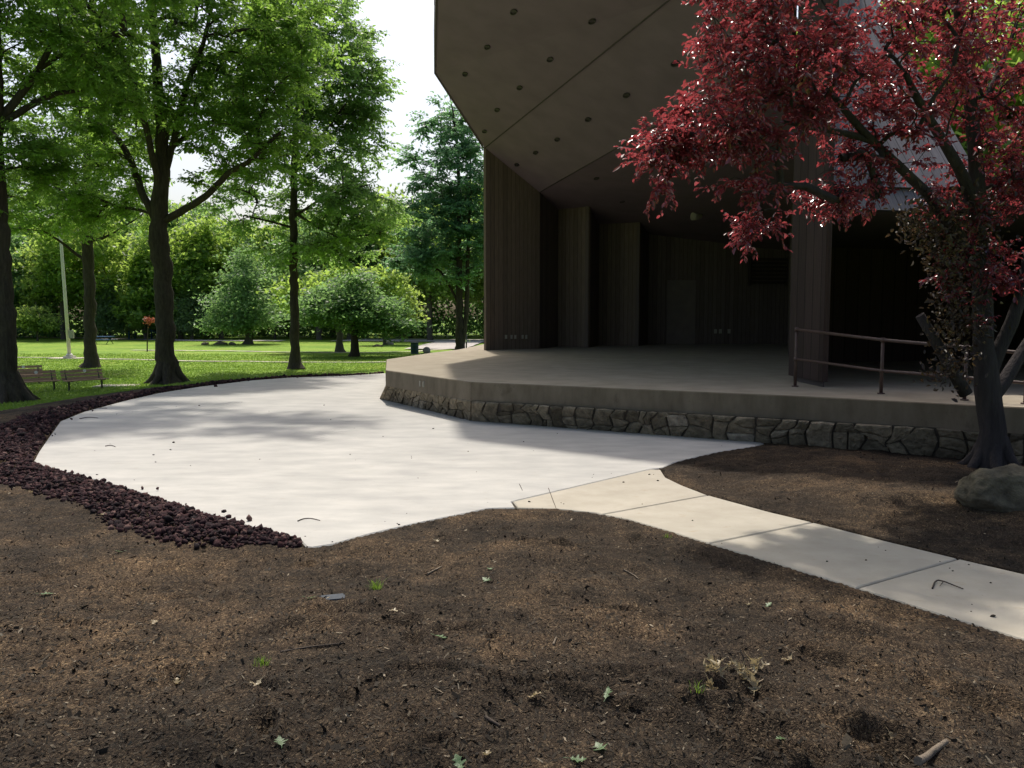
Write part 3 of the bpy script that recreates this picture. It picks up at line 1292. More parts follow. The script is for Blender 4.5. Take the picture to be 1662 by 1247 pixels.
# wing to the right of the pier: pale upper cladding, with a lean added so the sun strikes it, over a dark open bay
wz = 3.95
a0 = Vector((pb.x + .01, pb.y - .02, wz))
a1 = Vector((8.9, 15.3, wz))
we = (a1 - a0)
we.z = 0
wl = we.length
we.normalize()
wn_ = Vector((-we.y, we.x, 0))
up_l = Vector((wn_.x * .62, wn_.y * .62, .80)).normalized()
hh = 8.2
mb = MB()
A, B = a0, a1
Ct, Dt = B + up_l * hh, A + up_l * hh
Dt.x = max(Dt.x, .380 * Dt.y)
th = wn_ * .25
mb.poly([A, B, Ct, Dt], [(0, 0), (wl, 0), (wl, hh), (0, hh)])
mb.poly([A + th, B + th, Ct + th, Dt + th], [(0, 0), (wl, 0), (wl, hh), (0, hh)])
mb.poly([A, B, B + th, A + th])
mb.poly([B, Ct, Ct + th, B + th])
mb.poly([Ct, Dt, Dt + th, Ct + th])
mb.poly([A, Dt, Dt + th, A + th])
par(mb.build('upper_cladding', M['siding_grey']), shell)
# roof over the bay, its front overhang lengthened to shade the deck
mb = MB()
b2 = Vector((14.5, 17.0, wz))
mb.mesh([A + wn_ * .26, A + we * 2.4 + wn_ * .26, Vector((8.3, 12.9, wz)), Vector((15, 11.6, wz)), Vector((16, 26, wz)), Vector((7.75, 23, wz))], [(0, 1, 2, 3, 4, 5)])
mb.mesh([p_ + Vector((0, 0, .45)) for p_ in (A + wn_ * .26, A + we * 2.4 + wn_ * .26, Vector((8.3, 12.9, wz)), Vector((15, 11.6, wz)), Vector((16, 26, wz)), Vector((7.75, 23, wz)))], [(0, 1, 2, 3, 4, 5)])
q0, q1 = Vector((8.3, 12.9, wz)), Vector((15, 11.6, wz))
mb.mesh([q0, q1, q1 + Vector((0, 0, .45)), q0 + Vector((0, 0, .45))], [(0, 1, 2, 3)])
par(mb.build('wing_roof', M['soffit_trim']), shell)
wall_panel('wing_back_wall', Vector((7.70, 22.6, DZ)), Vector((16, 25, DZ)), wz, wz, M['siding_pier'], shell)  # near-black pier boards put the bay's shade into the wall colour
wall_panel('wing_end_wall', Vector((14.6, 13.4, DZ)), Vector((16, 25, DZ)), wz, wz, M['siding_pier'], shell, away=Vector((1, 0, 0)))  # bay shade in the board colour here too
# pale drip edge under the cladding
mb = MB()
mb.bar(A + Vector((0, -.03, 0)), A + we * .62 + Vector((0, -.03, 0)), .02, .02, 6)
par(mb.build('drip_edge', M['white']), shell)

# ------------------------------------------------------------------ guard rail on the stage edge
rail = empty('guard_rail', G(1293, 627, DZ))
tag(rail, 'brown two-bar pipe railing along the edge of the stage, left end against the pier', 'railing')
posts = [(G(1293, 627, DZ), U(1293, 535, 15.0)), None, None]
yq = [G(1293, 627, DZ).y - .12, 13.5, 12.45, 11.9, 11.4]
tops_px = [(1293, 535), (1433, 552), (1569, 564), (1668, 574), (1790, 586)]
tops = [U(px, py, y) for (px, py), y in zip(tops_px, yq)]
mids_px = [583, 602, 613, 622, 633]
mids = [U(px, m_, y) for (px, _), m_, y in zip(tops_px, mids_px, yq)]
for t_ in tops:
    mb = MB()
    mb.bar((t_.x, t_.y, DZ), (t_.x, t_.y, t_.z), .028, .028, 10)
    mb.bar((t_.x, t_.y, DZ + .001), (t_.x, t_.y, DZ + .02), .06, .06, 10)
    par(mb.build('post', M['rail']), rail)
mb = MB()
mb.tube(tops, [.027] * 5, 10)
par(mb.build('top_bar', M['rail']), rail)
mb = MB()
mids = [Vector((t_.x, t_.y, m_.z)) for t_, m_ in zip(tops, mids)]
mb.tube(mids, [.024] * 5, 10)
par(mb.build('middle_bar', M['rail']), rail)
for m_ in mids + tops:
    mb = MB()
    mb.bar(m_ - Vector((0, 0, .035)), m_ + Vector((0, 0, .035)), .036, .036, 10)
    par(mb.build('coupling', M['rail']), rail)


# ------------------------------------------------------------------ trees
def leaf_cloud(C, rs, n_per, sx, sz, L, Wd, flat=1.0, fold=False, droop=0.0):
    """C (k,3) cluster centres -> verts, faces, var"""
    k = len(C)
    cl = np.repeat(np.arange(k), n_per)
    n = len(cl)
    sc = rs.uniform(.7, 1.25, k)[cl]
    off = rs.normal(0, 1, (n, 3)) * np.array([sx, sx, sz]) * sc[:, None]
    pos = C[cl] + off
    pos[:, 2] -= droop * (off[:, 0] ** 2 + off[:, 1] ** 2)
    nrm = rs.normal(0, 1, (n, 3)) * .75
    nrm[:, 2] += flat * np.where(rs.rand(n) < .9, 1, -.3)
    nrm /= np.linalg.norm(nrm, axis=1)[:, None]
    a = rs.normal(0, 1, (n, 3))
    a[:, :2] += off[:, :2] * .8
    a -= nrm * (a * nrm).sum(1)[:, None]
    a /= np.linalg.norm(a, axis=1)[:, None] + 1e-9
    b = np.cross(nrm, a)
    ll = L * rs.uniform(.65, 1.3, n)[:, None]
    ww = Wd * rs.uniform(.7, 1.25, n)[:, None]
    v = np.clip(rs.normal(.5, .22, n) + rs.normal(0, .13, k)[cl], 0, 1)
    if not fold:
        V = np.stack([pos - a * ll * .5, pos + b * ww * .5 - a * ll * .05, pos + a * ll * .5, pos - b * ww * .5 - a * ll * .05], 1).reshape(-1, 3)
        F = np.arange(n * 4).reshape(-1, 4)
        return V, F, v
    up = nrm * ww * .28
    bend = -nrm * ll * .12
    V = np.stack([pos - a * ll * .5, pos + b * ww * .42 + up - a * ll * .18, pos + b * ww * .40 + up + a * ll * .16, pos + a * ll * .5 + bend,
                  pos - b * ww * .40 + up + a * ll * .16, pos - b * ww * .42 + up - a * ll * .18], 1).reshape(-1, 3)
    i = np.arange(n)[:, None] * 6
    F = np.concatenate([i + np.array([0, 1, 2, 3]), i + np.array([0, 3, 4, 5])], 0)
    return V, F, np.concatenate([v, v])


def leaf_sprays(C, axis, rs, ntw, nlf, ln, L, Wd, flatz=.4, droop=.25, fold=False, upk=1.0):
    """leafy twigs: every cluster centre carries ntw twigs with nlf leaves set along each"""
    k = len(C)
    T = k * ntw
    c = np.repeat(C, ntw, 0)
    d = rs.normal(0, 1, (T, 3)) * np.array([1, 1, flatz]) + np.repeat(axis, ntw, 0) * .8
    d[:, 2] -= droop * rs.rand(T)
    d /= np.linalg.norm(d, axis=1)[:, None]
    tl = ln * rs.uniform(.55, 1.3, T)
    base = c + rs.normal(0, ln * .16, (T, 3)) * np.array([1, 1, .5])
    tip = base + d * tl[:, None]
    tip[:, 2] -= droop * .3 * tl
    n = T * nlf
    ti = np.repeat(np.arange(T), nlf)
    u = np.tile(np.linspace(.12, 1.0, nlf), T) + rs.uniform(-.04, .04, n)
    pos = base[ti] + (tip - base)[ti] * u[:, None]
    dd = d[ti]
    ref = rs.normal(0, .35, (n, 3)) + np.array([0, 0, 1.0])
    side = np.cross(dd, ref)
    side /= np.linalg.norm(side, axis=1)[:, None] + 1e-9
    sg = np.where(np.tile(np.arange(nlf), T) % 2 == 0, 1, -1)[:, None]
    a = dd * rs.uniform(.2, .9, n)[:, None] + side * sg * rs.uniform(.5, 1.1, n)[:, None] + rs.normal(0, .22, (n, 3))
    a[:, 2] -= .35
    a /= np.linalg.norm(a, axis=1)[:, None]
    nrm = rs.normal(0, .5, (n, 3))
    nrm[:, 2] += upk
    nrm -= a * (nrm * a).sum(1)[:, None]
    nrm /= np.linalg.norm(nrm, axis=1)[:, None] + 1e-9
    b = np.cross(nrm, a)
    ll = L * rs.lognormal(0, .25, n)[:, None]
    ww = Wd * rs.lognormal(0, .22, n)[:, None]
    pos = pos + a * ll * .45
    v = np.clip(rs.normal(.45, .17, n) + rs.normal(0, .16, k)[ti // ntw] + .2 * (u - .5), 0, 1)
    if not fold:
        V = np.stack([pos - a * ll * .5, pos + b * ww * .5, pos + a * ll * .5, pos - b * ww * .5], 1).reshape(-1, 3)
        return V, np.arange(n * 4).reshape(-1, 4), v, base, tip
    up = nrm * ww * rs.uniform(.05, .35, n)[:, None]
    bend = -nrm * ll * rs.uniform(0, .25, n)[:, None]
    V = np.stack([pos - a * ll * .5, pos + b * ww * .42 + up - a * ll * .18, pos + b * ww * .40 + up + a * ll * .16, pos + a * ll * .5 + bend,
                  pos - b * ww * .40 + up + a * ll * .16, pos - b * ww * .42 + up - a * ll * .18], 1).reshape(-1, 3)
    i = np.arange(n)[:, None] * 6
    F = np.concatenate([i + np.array([0, 1, 2, 3]), i + np.array([0, 3, 4, 5])], 0)
    return V, F, np.concatenate([v, v]), base, tip


def twig_mesh(base, tip, r):
    """three-sided slivers from base to tip"""
    d = tip - base
    d /= np.linalg.norm(d, axis=1)[:, None] + 1e-9
    p = np.cross(d, np.array([.3, .2, .93]))
    p /= np.linalg.norm(p, axis=1)[:, None] + 1e-9
    q = np.cross(d, p)
    n = len(base)
    V = np.stack([base + p * r, base - p * r * .5 + q * r * .87, base - p * r * .5 - q * r * .87, tip], 1).reshape(-1, 3)
    i = np.arange(n)[:, None] * 4
    return V, np.concatenate([i + np.array([0, 1, 3]), i + np.array([1, 2, 3]), i + np.array([2, 0, 3])], 0)


def resample(pts, rad, step):
    P = np.array([tuple(p) for p in pts], float)
    seg = np.linalg.norm(np.diff(P, axis=0), axis=1)
    s = np.concatenate([[0], np.cumsum(seg)])
    n = max(2, int(s[-1] / step) + 1)
    q = np.linspace(0, s[-1], n)
    return np.stack([np.interp(q, s, P[:, i]) for i in range(3)], 1), np.interp(q, s, rad)


def tree(name, label, base, trunk, limbs, ells, leafp, mat, bmat, seed, group=None, flare=1.9, cat='tree', twig_r=.011, extra=None, trunk_sides=14, lmin=.010, buttress=None, dens=1.0):
    if buttress is None: buttress = 10 < base[1] < 40 and trunk[0][3] > .22
    """trunk = [(x,y,z,r)...]; limbs = [[(x,y,z,r)...]...]; ells = [(centre, radii, n)]"""
    rs = np.random.RandomState(seed)
    root = empty(name, base)
    tag(root, label, cat, group)
    B = Vector(base)
    mb = MB()
    nodes = []

    def addline(line, sides, fl):
        P, rd = resample([p[:3] for p in line], [p[3] for p in line], .28 if fl else .35)
        if fl:
            z = P[:, 2] - P[0, 2]
            rd = rd * (1 + (flare - 1) * np.exp(-z / .28))
            rd *= 1 + .05 * np.sin(z * 5 + seed)
        P[1:, :2] += (rs.rand(len(P) - 1, 2) - .5) * rd[1:, None] * .35
        mb.tube([tuple(p) for p in P], list(rd), sides)
        nodes.extend([(tuple(p), r_) for p, r_ in zip(P, rd)])
        return P

    P = addline(trunk, trunk_sides, True)
    # root buttresses
    for k in range(6 if buttress else 0):
        a = k * 1.05 + rs.uniform(-.3, .3)
        r0 = trunk[0][3]
        p0 = np.array([B.x, B.y, B.z])
        d = np.array([math.cos(a), math.sin(a), 0])
        mb.tube([p0 + d * r0 * .5 + [0, 0, r0 * 2.2], p0 + d * r0 * 1.1 + [0, 0, r0 * .9], p0 + d * r0 * 1.8 + [0, 0, r0 * .2], p0 + d * r0 * 2.7 + [0, 0, -r0 * .25]],
                [r0 * .5, r0 * .45, r0 * .32, r0 * .12], 7)
    for l in limbs:
        addline(l, 9, False)
    NP = np.array([q[0] for q in nodes])
    NR = np.array([q[1] for q in nodes])
    start = int(len(P) * .30)
    ok = np.ones(len(NP), bool)
    ok[:start] = False
    # clusters
    C = []
    for (c, r_, n_) in ells:
        n_ = int(n_ * dens)
        d = rs.normal(0, 1, (n_, 3))
        d /= np.linalg.norm(d, axis=1)[:, None]
        rad = rs.rand(n_) ** (1 / 2.4)
        C.append(np.array(c)[None] + d * rad[:, None] * np.array(r_)[None])
    C = np.concatenate(C)
    d0 = np.min(np.linalg.norm(C[:, None] - NP[None, ok][:, ::3], axis=2), axis=1)
    C = C[np.argsort(d0)]
    pos = list(NP)
    parent = [-1] * len(NP)
    okl = list(ok)
    chains = []
    arr = np.zeros((len(NP) + len(C) * 14, 3))
    arr[:len(NP)] = NP
    oka = np.zeros(len(arr), bool)
    oka[:len(NP)] = ok
    m_ = len(NP)
    cnt = np.zeros(len(arr))
    par_ = np.full(len(arr), -1)
    for c in C:
        v = c - arr[:m_]
        dist = np.linalg.norm(v, axis=1)
        cost = dist + .9 * np.maximum(0, -v[:, 2] + .15 * dist)
        cost[~oka[:m_]] = 1e9
        j = int(np.argmin(cost))
        a = arr[j]
        L = dist[j]
        k = max(2, min(12, int(L / .45) + 1))
        t = np.linspace(0, 1, k + 1)[1:]
        sag = np.array([0, 0, 1.0]) * L * .10
        wob = rs.normal(0, .05 * L, 3)
        Q = a + np.outer(t, c - a) + np.outer(np.sin(t * math.pi), sag + wob)
        ch = [j]
        pj = j
        for q in Q:
            if m_ >= len(arr): break
            arr[m_] = q
            oka[m_] = True
            par_[m_] = pj
            pj = m_
            ch.append(m_)
            m_ += 1
        chains.append(ch)
        q = pj
        while q >= 0:
            cnt[q] += 1
            q = par_[q]
    for ch in chains:
        pts = arr[ch]
        rad = [max(lmin * .55, twig_r * cnt[i] ** .55) for i in ch]
        rad[0] = rad[1]
        rad[-1] *= .5
        lim = NR[ch[0]] * .8 if ch[0] < len(NR) else 1
        rad = [min(r_, lim) for r_ in rad]
        mb.tube([tuple(p) for p in pts], rad, 5, caps=False)
    t_o = mb.build('trunk', bmat, recalc=False)
    par(t_o, root)
    mids = np.array([arr[ch[-2]] for ch in chains if len(ch) > 2])
    if len(leafp) == 8:
        (ntw, nlf, ln, L, Wd, flatz, droop, fold) = leafp
        ax = np.array([arr[ch[-1]] - arr[ch[-2]] for ch in chains])
        ax2 = np.array([arr[ch[-2]] - arr[ch[-3]] for ch in chains if len(ch) > 2])
        C0 = np.array([arr[ch[-1]] for ch in chains])
        CC = np.concatenate([C0, mids[::2]])
        AX = np.concatenate([ax, ax2[::2]])
        AX /= np.linalg.norm(AX, axis=1)[:, None] + 1e-9
        V, F, v, tb, tt_ = leaf_sprays(CC, AX, rs, ntw, nlf, ln, L, Wd, flatz, droop, fold)
        TV, TF = twig_mesh(tb, tt_, L * .035)
        par(link('twigs', np_mesh('twigs', TV, TF), bmat), root)
    else:
        (n_per, sx, sz, L, Wd, flat, fold) = leafp
        # also sprinkle clumps on the way
        CC = np.concatenate([C, mids[::2]]) if len(mids) else C
        V, F, v = leaf_cloud(CC, rs, n_per, sx, sz, L, Wd, flat, fold)
    me = np_mesh('crown', V, F, v)
    par(link('crown', me, mat), root)
    if extra is not None:
        extra(root, rs)
    return root


def lp(pts, Y):
    """line from (px, py, radius[, dy])"""
    out = []
    for p in pts:
        q = U(p[0], p[1], Y + (p[3] if len(p) > 3 else 0))
        out.append((q.x, q.y, q.z, p[2]))
    return out


def el(px, py, rx, ry, Y, rd, n):
    c = U(px, py, Y)
    s = Y / FPX
    return ((c.x, c.y, c.z), (rx * s, rd, ry * s), n)


# T3: the big oak in the middle of the left group
b = far_ground(272, 623)
Y = b.y
tree('oak_tree', 'biggest dark-trunked oak with spreading limbs, right at the rim of the plaza', b,
     [(b.x, b.y, b.z - .05, .40)] + lp([(270, 580, .37), (268, 500, .35), (262, 430, .36), (259, 400, .40), (258, 370, .33), (262, 300, .30), (264, 230, .24), (256, 130, .19), (246, 20, .15), (240, -120, .1), (240, -260, .05)], Y),
     [lp([(266, 358, .16), (300, 340, .15), (335, 318, .13, -.5), (372, 280, .11, -1), (405, 262, .09, -1.5), (455, 215, .06, -1.5)], Y),
      lp([(256, 362, .17), (232, 318, .15), (214, 262, .13, .6), (190, 222, .11, 1), (160, 200, .08, 1.5)], Y),
      lp([(262, 300, .15), (285, 220, .13), (300, 150, .11, -1), (330, 70, .08, -1.5), (352, -20, .05, -2)], Y),
      lp([(262, 320, .14), (238, 210, .12, -1), (215, 130, .1, -2), (180, 40, .07, -3)], Y),
      lp([(264, 250, .12), (310, 215, .09, 1), (360, 190, .07, 2), (420, 120, .04, 3)], Y)],
     [el(300, 60, 210, 170, Y - .5, 4.0, 120), el(390, 210, 130, 95, Y - 1, 2.8, 42), el(165, 210, 110, 100, Y + .5, 2.8, 46), el(260, -190, 200, 140, Y, 5, 70),
      el(150, 330, 80, 45, Y + 1, 2.5, 18), el(440, 60, 110, 120, Y - 1, 3, 36)],
     (10, 13, .85, .175, .085, .35, .25, False), M['leaf_oak'], M['bark'], 3, dens=1.35)

b = far_ground(147, 597)
Y = b.y
tree('oak_tree', 'slim straight oak behind the benches, between the cream pole and biggest oak', b,
     [(b.x, b.y, b.z - .05, .33)] + lp([(146, 560, .30), (146, 480, .28), (142, 400, .28), (141, 350, .25), (142, 250, .2), (146, 120, .15), (150, -20, .1), (150, -120, .04)], Y),
     [lp([(141, 425, .09), (120, 410, .08), (95, 390, .065, -.5), (70, 375, .04, -1), (35, 372, .02, -1)], Y),
      lp([(144, 392, .08), (165, 388, .07), (185, 378, .05, .3), (230, 350, .03, .5)], Y),
      lp([(141, 340, .11), (120, 290, .09), (95, 240, .07, -1), (70, 210, .04, -1.5)], Y),
      lp([(142, 330, .10), (165, 270, .08), (195, 200, .05, 1)], Y)],
     [el(140, 170, 130, 190, Y, 3.6, 95), el(60, 330, 75, 55, Y - .5, 2.5, 34), el(190, 340, 60, 45, Y, 2.5, 18), el(140, -60, 140, 100, Y, 5, 40)],
     (9, 12, .95, .20, .10, .35, .25, False), M['leaf_oak'], M['bark'], 4, dens=1.3)

b = far_ground(480, 599)
Y = b.y
tree('oak_tree', 'single straight oak with low drooping sprays, right of the biggest oak', b,
     [(b.x, b.y, b.z - .05, .28)] + lp([(479, 570, .235), (478, 500, .22), (477, 440, .21), (476, 360, .19), (477, 280, .17), (482, 180, .14), (488, 80, .11), (490, -30, .07), (490, -90, .03)], Y),
     [lp([(477, 352, .08), (510, 330, .06, -.5), (550, 310, .05, -1), (600, 300, .03, -1.5)], Y),
      lp([(476, 370, .07), (440, 360, .05, -.5), (395, 350, .03, -1)], Y),
      lp([(477, 345, .08), (520, 372, .05, -.5), (570, 395, .03, -1)], Y),
      lp([(478, 280, .09), (530, 210, .06, -.5), (575, 150, .03, -1)], Y)],
     [el(505, 90, 110, 130, Y, 3.6, 100), el(525, 240, 95, 85, Y, 3.0, 58), el(570, 345, 85, 50, Y - .5, 2.6, 34), el(410, 330, 75, 60, Y, 2.6, 28), el(585, 120, 42, 85, Y, 2.5, 26), el(490, -80, 130, 70, Y, 4.5, 40),
      el(400, 150, 60, 120, Y + .5, 2.6, 26), el(520, 405, 95, 22, Y, 2.6, 16)],
     (9, 12, .95, .20, .10, .35, .25, False), M['leaf_oak_light'], M['bark'], 5, dens=1.4)

b = on_ground(10, 652)
Y = b.y
tree('oak_tree', 'thick oak trunk at the left edge of the picture, beside the benches', b,
     [(b.x, b.y, b.z - .05, .40)] + lp([(8, 600, .36), (3, 500, .34), (-6, 350, .32), (-12, 220, .29), (-10, 100, .24), (-12, -60, .18), (-10, -260, .1)], Y),
     [lp([(-10, 210, .15), (30, 160, .12, .3), (62, 115, .10, .6), (90, 60, .08, 1), (140, 10, .05, 1.5)], Y),
      lp([(-8, 205, .12), (50, 172, .10, .5), (90, 152, .08, 1), (140, 145, .05, 2)], Y),
      lp([(62, 115, .07, .6), (95, 92, .06, 1), (130, 75, .03, 1.2)], Y)],
     [el(40, 20, 190, 150, Y + .5, 3.2, 90), el(-60, 250, 100, 110, Y, 2.5, 34), el(20, -190, 200, 150, Y, 4, 60), el(130, 110, 100, 80, Y + 1.0, 2.4, 28), el(300, -110, 330, 80, Y - 3, 3.2, 60), el(180, -40, 120, 60, Y - 5, 2.0, 26), el(60, 260, 55, 40, Y + .5, 2, 16)],
     (9, 13, .75, .16, .08, .35, .25, False), M['leaf_oak'], M['bark'], 6, dens=1.3)

# oak just behind the camera: its high crown shades the mulch
tree('oak_tree', 'tall oak behind the viewer whose high crown shades the mulch bed', (-4.5, -3.0, .45),
     [(-4.5, -3, .4, .4), (-4.3, -2.6, 4, .33), (-4, -2, 8, .28), (-3.5, -1, 12, .2), (-3, 0, 16, .08)],
     [[(-4, -2, 8, .15), (-1.5, 1, 10, .1), (1.5, 4.5, 11.5, .05)], [(-4, -2, 7.6, .15), (-6, 2, 9.5, .1), (-8, 6, 11, .05)]],
     [((-1.5, 6.0, 12.2), (6.0, 4.0, 2.0), 95), ((-7, 4, 11.5), (3.5, 4, 2), 50), ((4.5, 6.5, 12.5), (3.5, 3.0, 1.6), 36)],
     (100, .5, .25, .18, .09, 1.0, False), M['leaf_oak'], M['bark'], 8)

# maple beside the shell: twin stems, flat layers of leaves
b = far_ground(748, 571)
Y = b.y
tree('maple_tree', 'twin-stemmed maple with flat leaf layers, beside the left end of the band shell', b,
     [(b.x, b.y, b.z - .05, .34)] + lp([(746, 540, .30), (745, 480, .26), (745, 400, .22), (746, 320, .16), (742, 240, .10), (735, 180, .06), (728, 150, .02)], Y),
     [lp([(750, 560, .22), (756, 520, .2), (758, 470, .18), (759, 420, .15), (762, 330, .1), (764, 250, .05)], Y),
      lp([(745, 495, .11), (730, 465, .1), (715, 440, .08), (690, 425, .05)], Y)],
     [el(742, 210, 38, 55, Y, 2.2, 40), el(735, 290, 70, 55, Y, 3.2, 75), el(715, 350, 85, 50, Y, 3.5, 80), el(740, 410, 75, 50, Y, 3.5, 70), el(680, 420, 55, 30, Y - .5, 2.5, 30), el(800, 330, 60, 120, Y + 1, 3, 60), el(690, 205, 22, 16, Y, 1, 6), el(660, 260, 20, 25, Y, 1, 6)],
     (7, 9, 1.0, .28, .17, .22, .15, False), M['leaf_maple'], M['bark'], 9)

# low round maples on the lawn
b = far_ground(575, 579)
Y = b.y
tree('maple_tree', 'low broad maple with branches reaching near the grass, right of the straight oak', b,
     [(b.x, b.y, b.z - .05, .26)] + lp([(576, 555, .24), (576, 520, .22), (574, 490, .15), (572, 460, .08), (570, 445, .03)], Y),
     [lp([(577, 530, .1), (600, 500, .07), (640, 490, .03)], Y), lp([(575, 530, .1), (545, 505, .07), (510, 490, .03)], Y)],
     [el(565, 495, 62, 40, Y, 3.0, 75), el(610, 515, 55, 32, Y - .3, 2.5, 50), el(520, 505, 50, 30, Y, 2.5, 40), el(640, 530, 40, 18, Y - .3, 2, 20), el(575, 455, 30, 18, Y, 2, 18)],
     (60, .62, .16, .26, .16, 1.2, False), M['leaf_far_dark'], M['bark'], 10)
b = far_ground(552, 572)
Y = b.y
tree('maple_tree', 'grey-trunked maple just behind and left of the low broad maple', b,
     [(b.x, b.y, b.z - .05, .26)] + lp([(551, 545, .24), (550, 510, .22), (550, 460, .12), (550, 430, .04)], Y), [],
     [el(530, 480, 65, 38, Y, 3.5, 60), el(585, 470, 60, 35, Y, 3, 40)],
     (80, .7, .3, .38, .22, 1.0, False), M['leaf_far'], M['bark_far'], 12)
b = far_ground(403, 559)
Y = b.y
tree('maple_tree', 'dense round dark green maple alone on the far lawn, with three stones to its left', b,
     [(b.x, b.y, b.z - .05, .34)] + lp([(403, 540, .3), (402, 510, .2), (400, 450, .1), (398, 410, .04)], Y), [],
     [el(398, 500, 60, 38, Y, 3.6, 70), el(396, 455, 42, 32, Y, 2.8, 40), el(397, 420, 18, 20, Y, 1.4, 12), el(388, 525, 55, 16, Y, 3.2, 24)],
     (52, .75, .3, .34, .2, 1.0, False), M['leaf_far_dark'], M['bark_far'], 13)
b = far_ground(61, 554)
Y = b.y
tree('young_tree', 'small pale green young tree on the far lawn, left of the cream pole', b,
     [(b.x, b.y, b.z - .05, .10)] + lp([(61, 540, .09), (60, 515, .07), (58, 490, .03)], Y), [],
     [el(55, 515, 28, 24, Y, 1.6, 34), el(78, 525, 14, 12, Y, 1, 10)],
     (70, .5, .25, .34, .22, 1.0, False), M['leaf_far_pale'], M['bark_far'], 14, flare=1.2)
for px, py, top, hw, lab, sd in ((178, 552, 452, 27, 'pale cone-shaped maple on the far lawn, just right of the slim oak trunk', 41), (236, 551, 446, 32, 'pale cone-shaped maple behind the red sapling', 42),
                                 (312, 552, 458, 34, 'pale cone-shaped maple between the biggest oak and the round dark maple', 43)):
    b = far_ground(px, py)
    Y = b.y
    h0 = py - top
    tree('maple_tree', lab, b, [(b.x, b.y, b.z - .05, .18)] + lp([(px, py - h0 * .2, .16), (px, py - h0 * .5, .11), (px, top + 8, .03)], Y), [],
         [el(px, top + h0 * f, hw * w, h0 * .13, Y, hw * w / 18.0, n_) for f, w, n_ in ((.74, 1.0, 34), (.55, .85, 30), (.36, .6, 20), (.17, .32, 10), (.05, .12, 4))],
         (60, .55, .3, .36, .2, .9, False), M['leaf_far_pale' if sd == 42 else 'leaf_far_grey'], M['bark_far'], sd, flare=1.3)
b = far_ground(624, 560)
Y = b.y
tree('young_tree', 'small leaning-crowned tree on the lawn between the low broad maple and the waste drum', b,
     [(b.x, b.y, b.z - .05, .16)] + lp([(624, 545, .15), (624, 520, .12), (626, 480, .05)], Y), [],
     [el(640, 495, 42, 32, Y, 2.6, 45), el(625, 470, 36, 26, Y, 2.6, 30)],
     (75, .6, .28, .4, .25, 1.0, False), M['leaf_far_pale'], M['bark_far'], 15, flare=1.3)
b = far_ground(239, 571)
Y = b.y
tree('red_sapling', 'thin sapling with a tuft of red leaves, left of the biggest oak', b,
     [(b.x, b.y, b.z - .05, .05)] + lp([(239, 555, .045), (240, 535, .035), (241, 520, .015)], Y), [],
     [el(242, 522, 7, 7, Y, .35, 7)],
     (22, .14, .1, .16, .09, .6, False), M['leaf_sapling'], M['bark'], 16, flare=1.05, cat='sapling')


# ------------------------------------------------------------------ the wood beyond the road: prototypes copied one by one
def far_proto(name, label, h, rx, mat, seed, n, group, base=(0, 0, 0), cone=False, tr=.25, leaf=.52, low=.3):
    ell = []
    if cone:
        for q, f in ((.3, 1.0), (.5, .8), (.7, .52), (.88, .25)):
            ell.append(((0, 0, h * q), (rx * f, rx * f, h * .13), int(n * f / 2.5)))
    else:
        rs = random.Random(seed)
        ell.append(((0, 0, h * (.5 + low / 2)), (rx, rx, h * (1 - low) / 2), int(n * .6)))
        for k in range(4):
            a = rs.uniform(0, 6.28)
            ell.append(((math.cos(a) * rx * .55, math.sin(a) * rx * .55, h * rs.uniform(low + .1, .85)), (rx * .5, rx * .5, h * .14), int(n * .1)))
    return tree(name, label, (0, 0, 0), [(0, 0, -.3, tr), (0, 0, h * .3, tr * .85), (.2, 0, h * .6, tr * .5), (0, .1, h * .92, .05)], [], ell,
                (48, .62, .36, leaf, leaf * .55, .8, False), mat, M['bark_far'], seed, group, 1.4, 'tree', .016, trunk_sides=9)


gw = 'trees of the wood beyond the road'
lab_w = ['tall leafy green tree in the row of the wood beyond the road', 'broad yellowish green tree in the wood beyond the road',
         'dark bluish green tree in the wood beyond the road', 'pale narrow tree in the wood beyond the road']
protos = [far_proto('wood_tree', lab_w[0], 14, 4.6, M['leaf_far'], 31, 120, gw, tr=.28),
          far_proto('wood_tree', lab_w[1], 11, 5.0, M['leaf_far_pale'], 32, 120, gw, tr=.3),
          far_proto('wood_tree', lab_w[2], 13, 4.8, M['leaf_far_dark'], 33, 130, gw, tr=.3, low=.2),
          far_proto('wood_tree', lab_w[3], 9, 3.0, M['leaf_far'], 34, 90, gw, cone=True, tr=.16)]
rw = random.Random(77)
used = [False] * 4
spots = []
for row, (y0, step) in enumerate(((98, 5.2), (110, 5.5), (124, 6.5))):
    x = -112.0 - row * 3
    while x < 62:
        spots.append((x + rw.uniform(-1.5, 1.5), y0 + rw.uniform(-4, 4), row))
        x += step * rw.uniform(.8, 1.25)
spots += [(17, 34, 3), (22, 40, 3), (14, 46, 3), (27, 36, 3), (24, 30, 3)]
for (x, y, row) in spots:
    if row < 3 and x / y > .14 and row > 0: continue
    k = rw.choice((0, 1, 2, 3, 0, 2)) if row == 0 else rw.choice((0, 2, 2, 1))
    if row == 3: k = 0
    if not used[k]:
        o = protos[k]
        used[k] = True
    else:
        o = copy_tree(protos[k])
    o.location = (x, y, -.62)
    s = rw.uniform(.8, 1.15) * (1.12 if row == 0 else 1.32)
    o.scale = (s, s, s * rw.uniform(.9, 1.12))
    o.rotation_euler = (0, 0, rw.uniform(0, 6.28))
for k in range(4):
    if not used[k]: protos[k].location = (-20 + k * 5, 100, -.5)

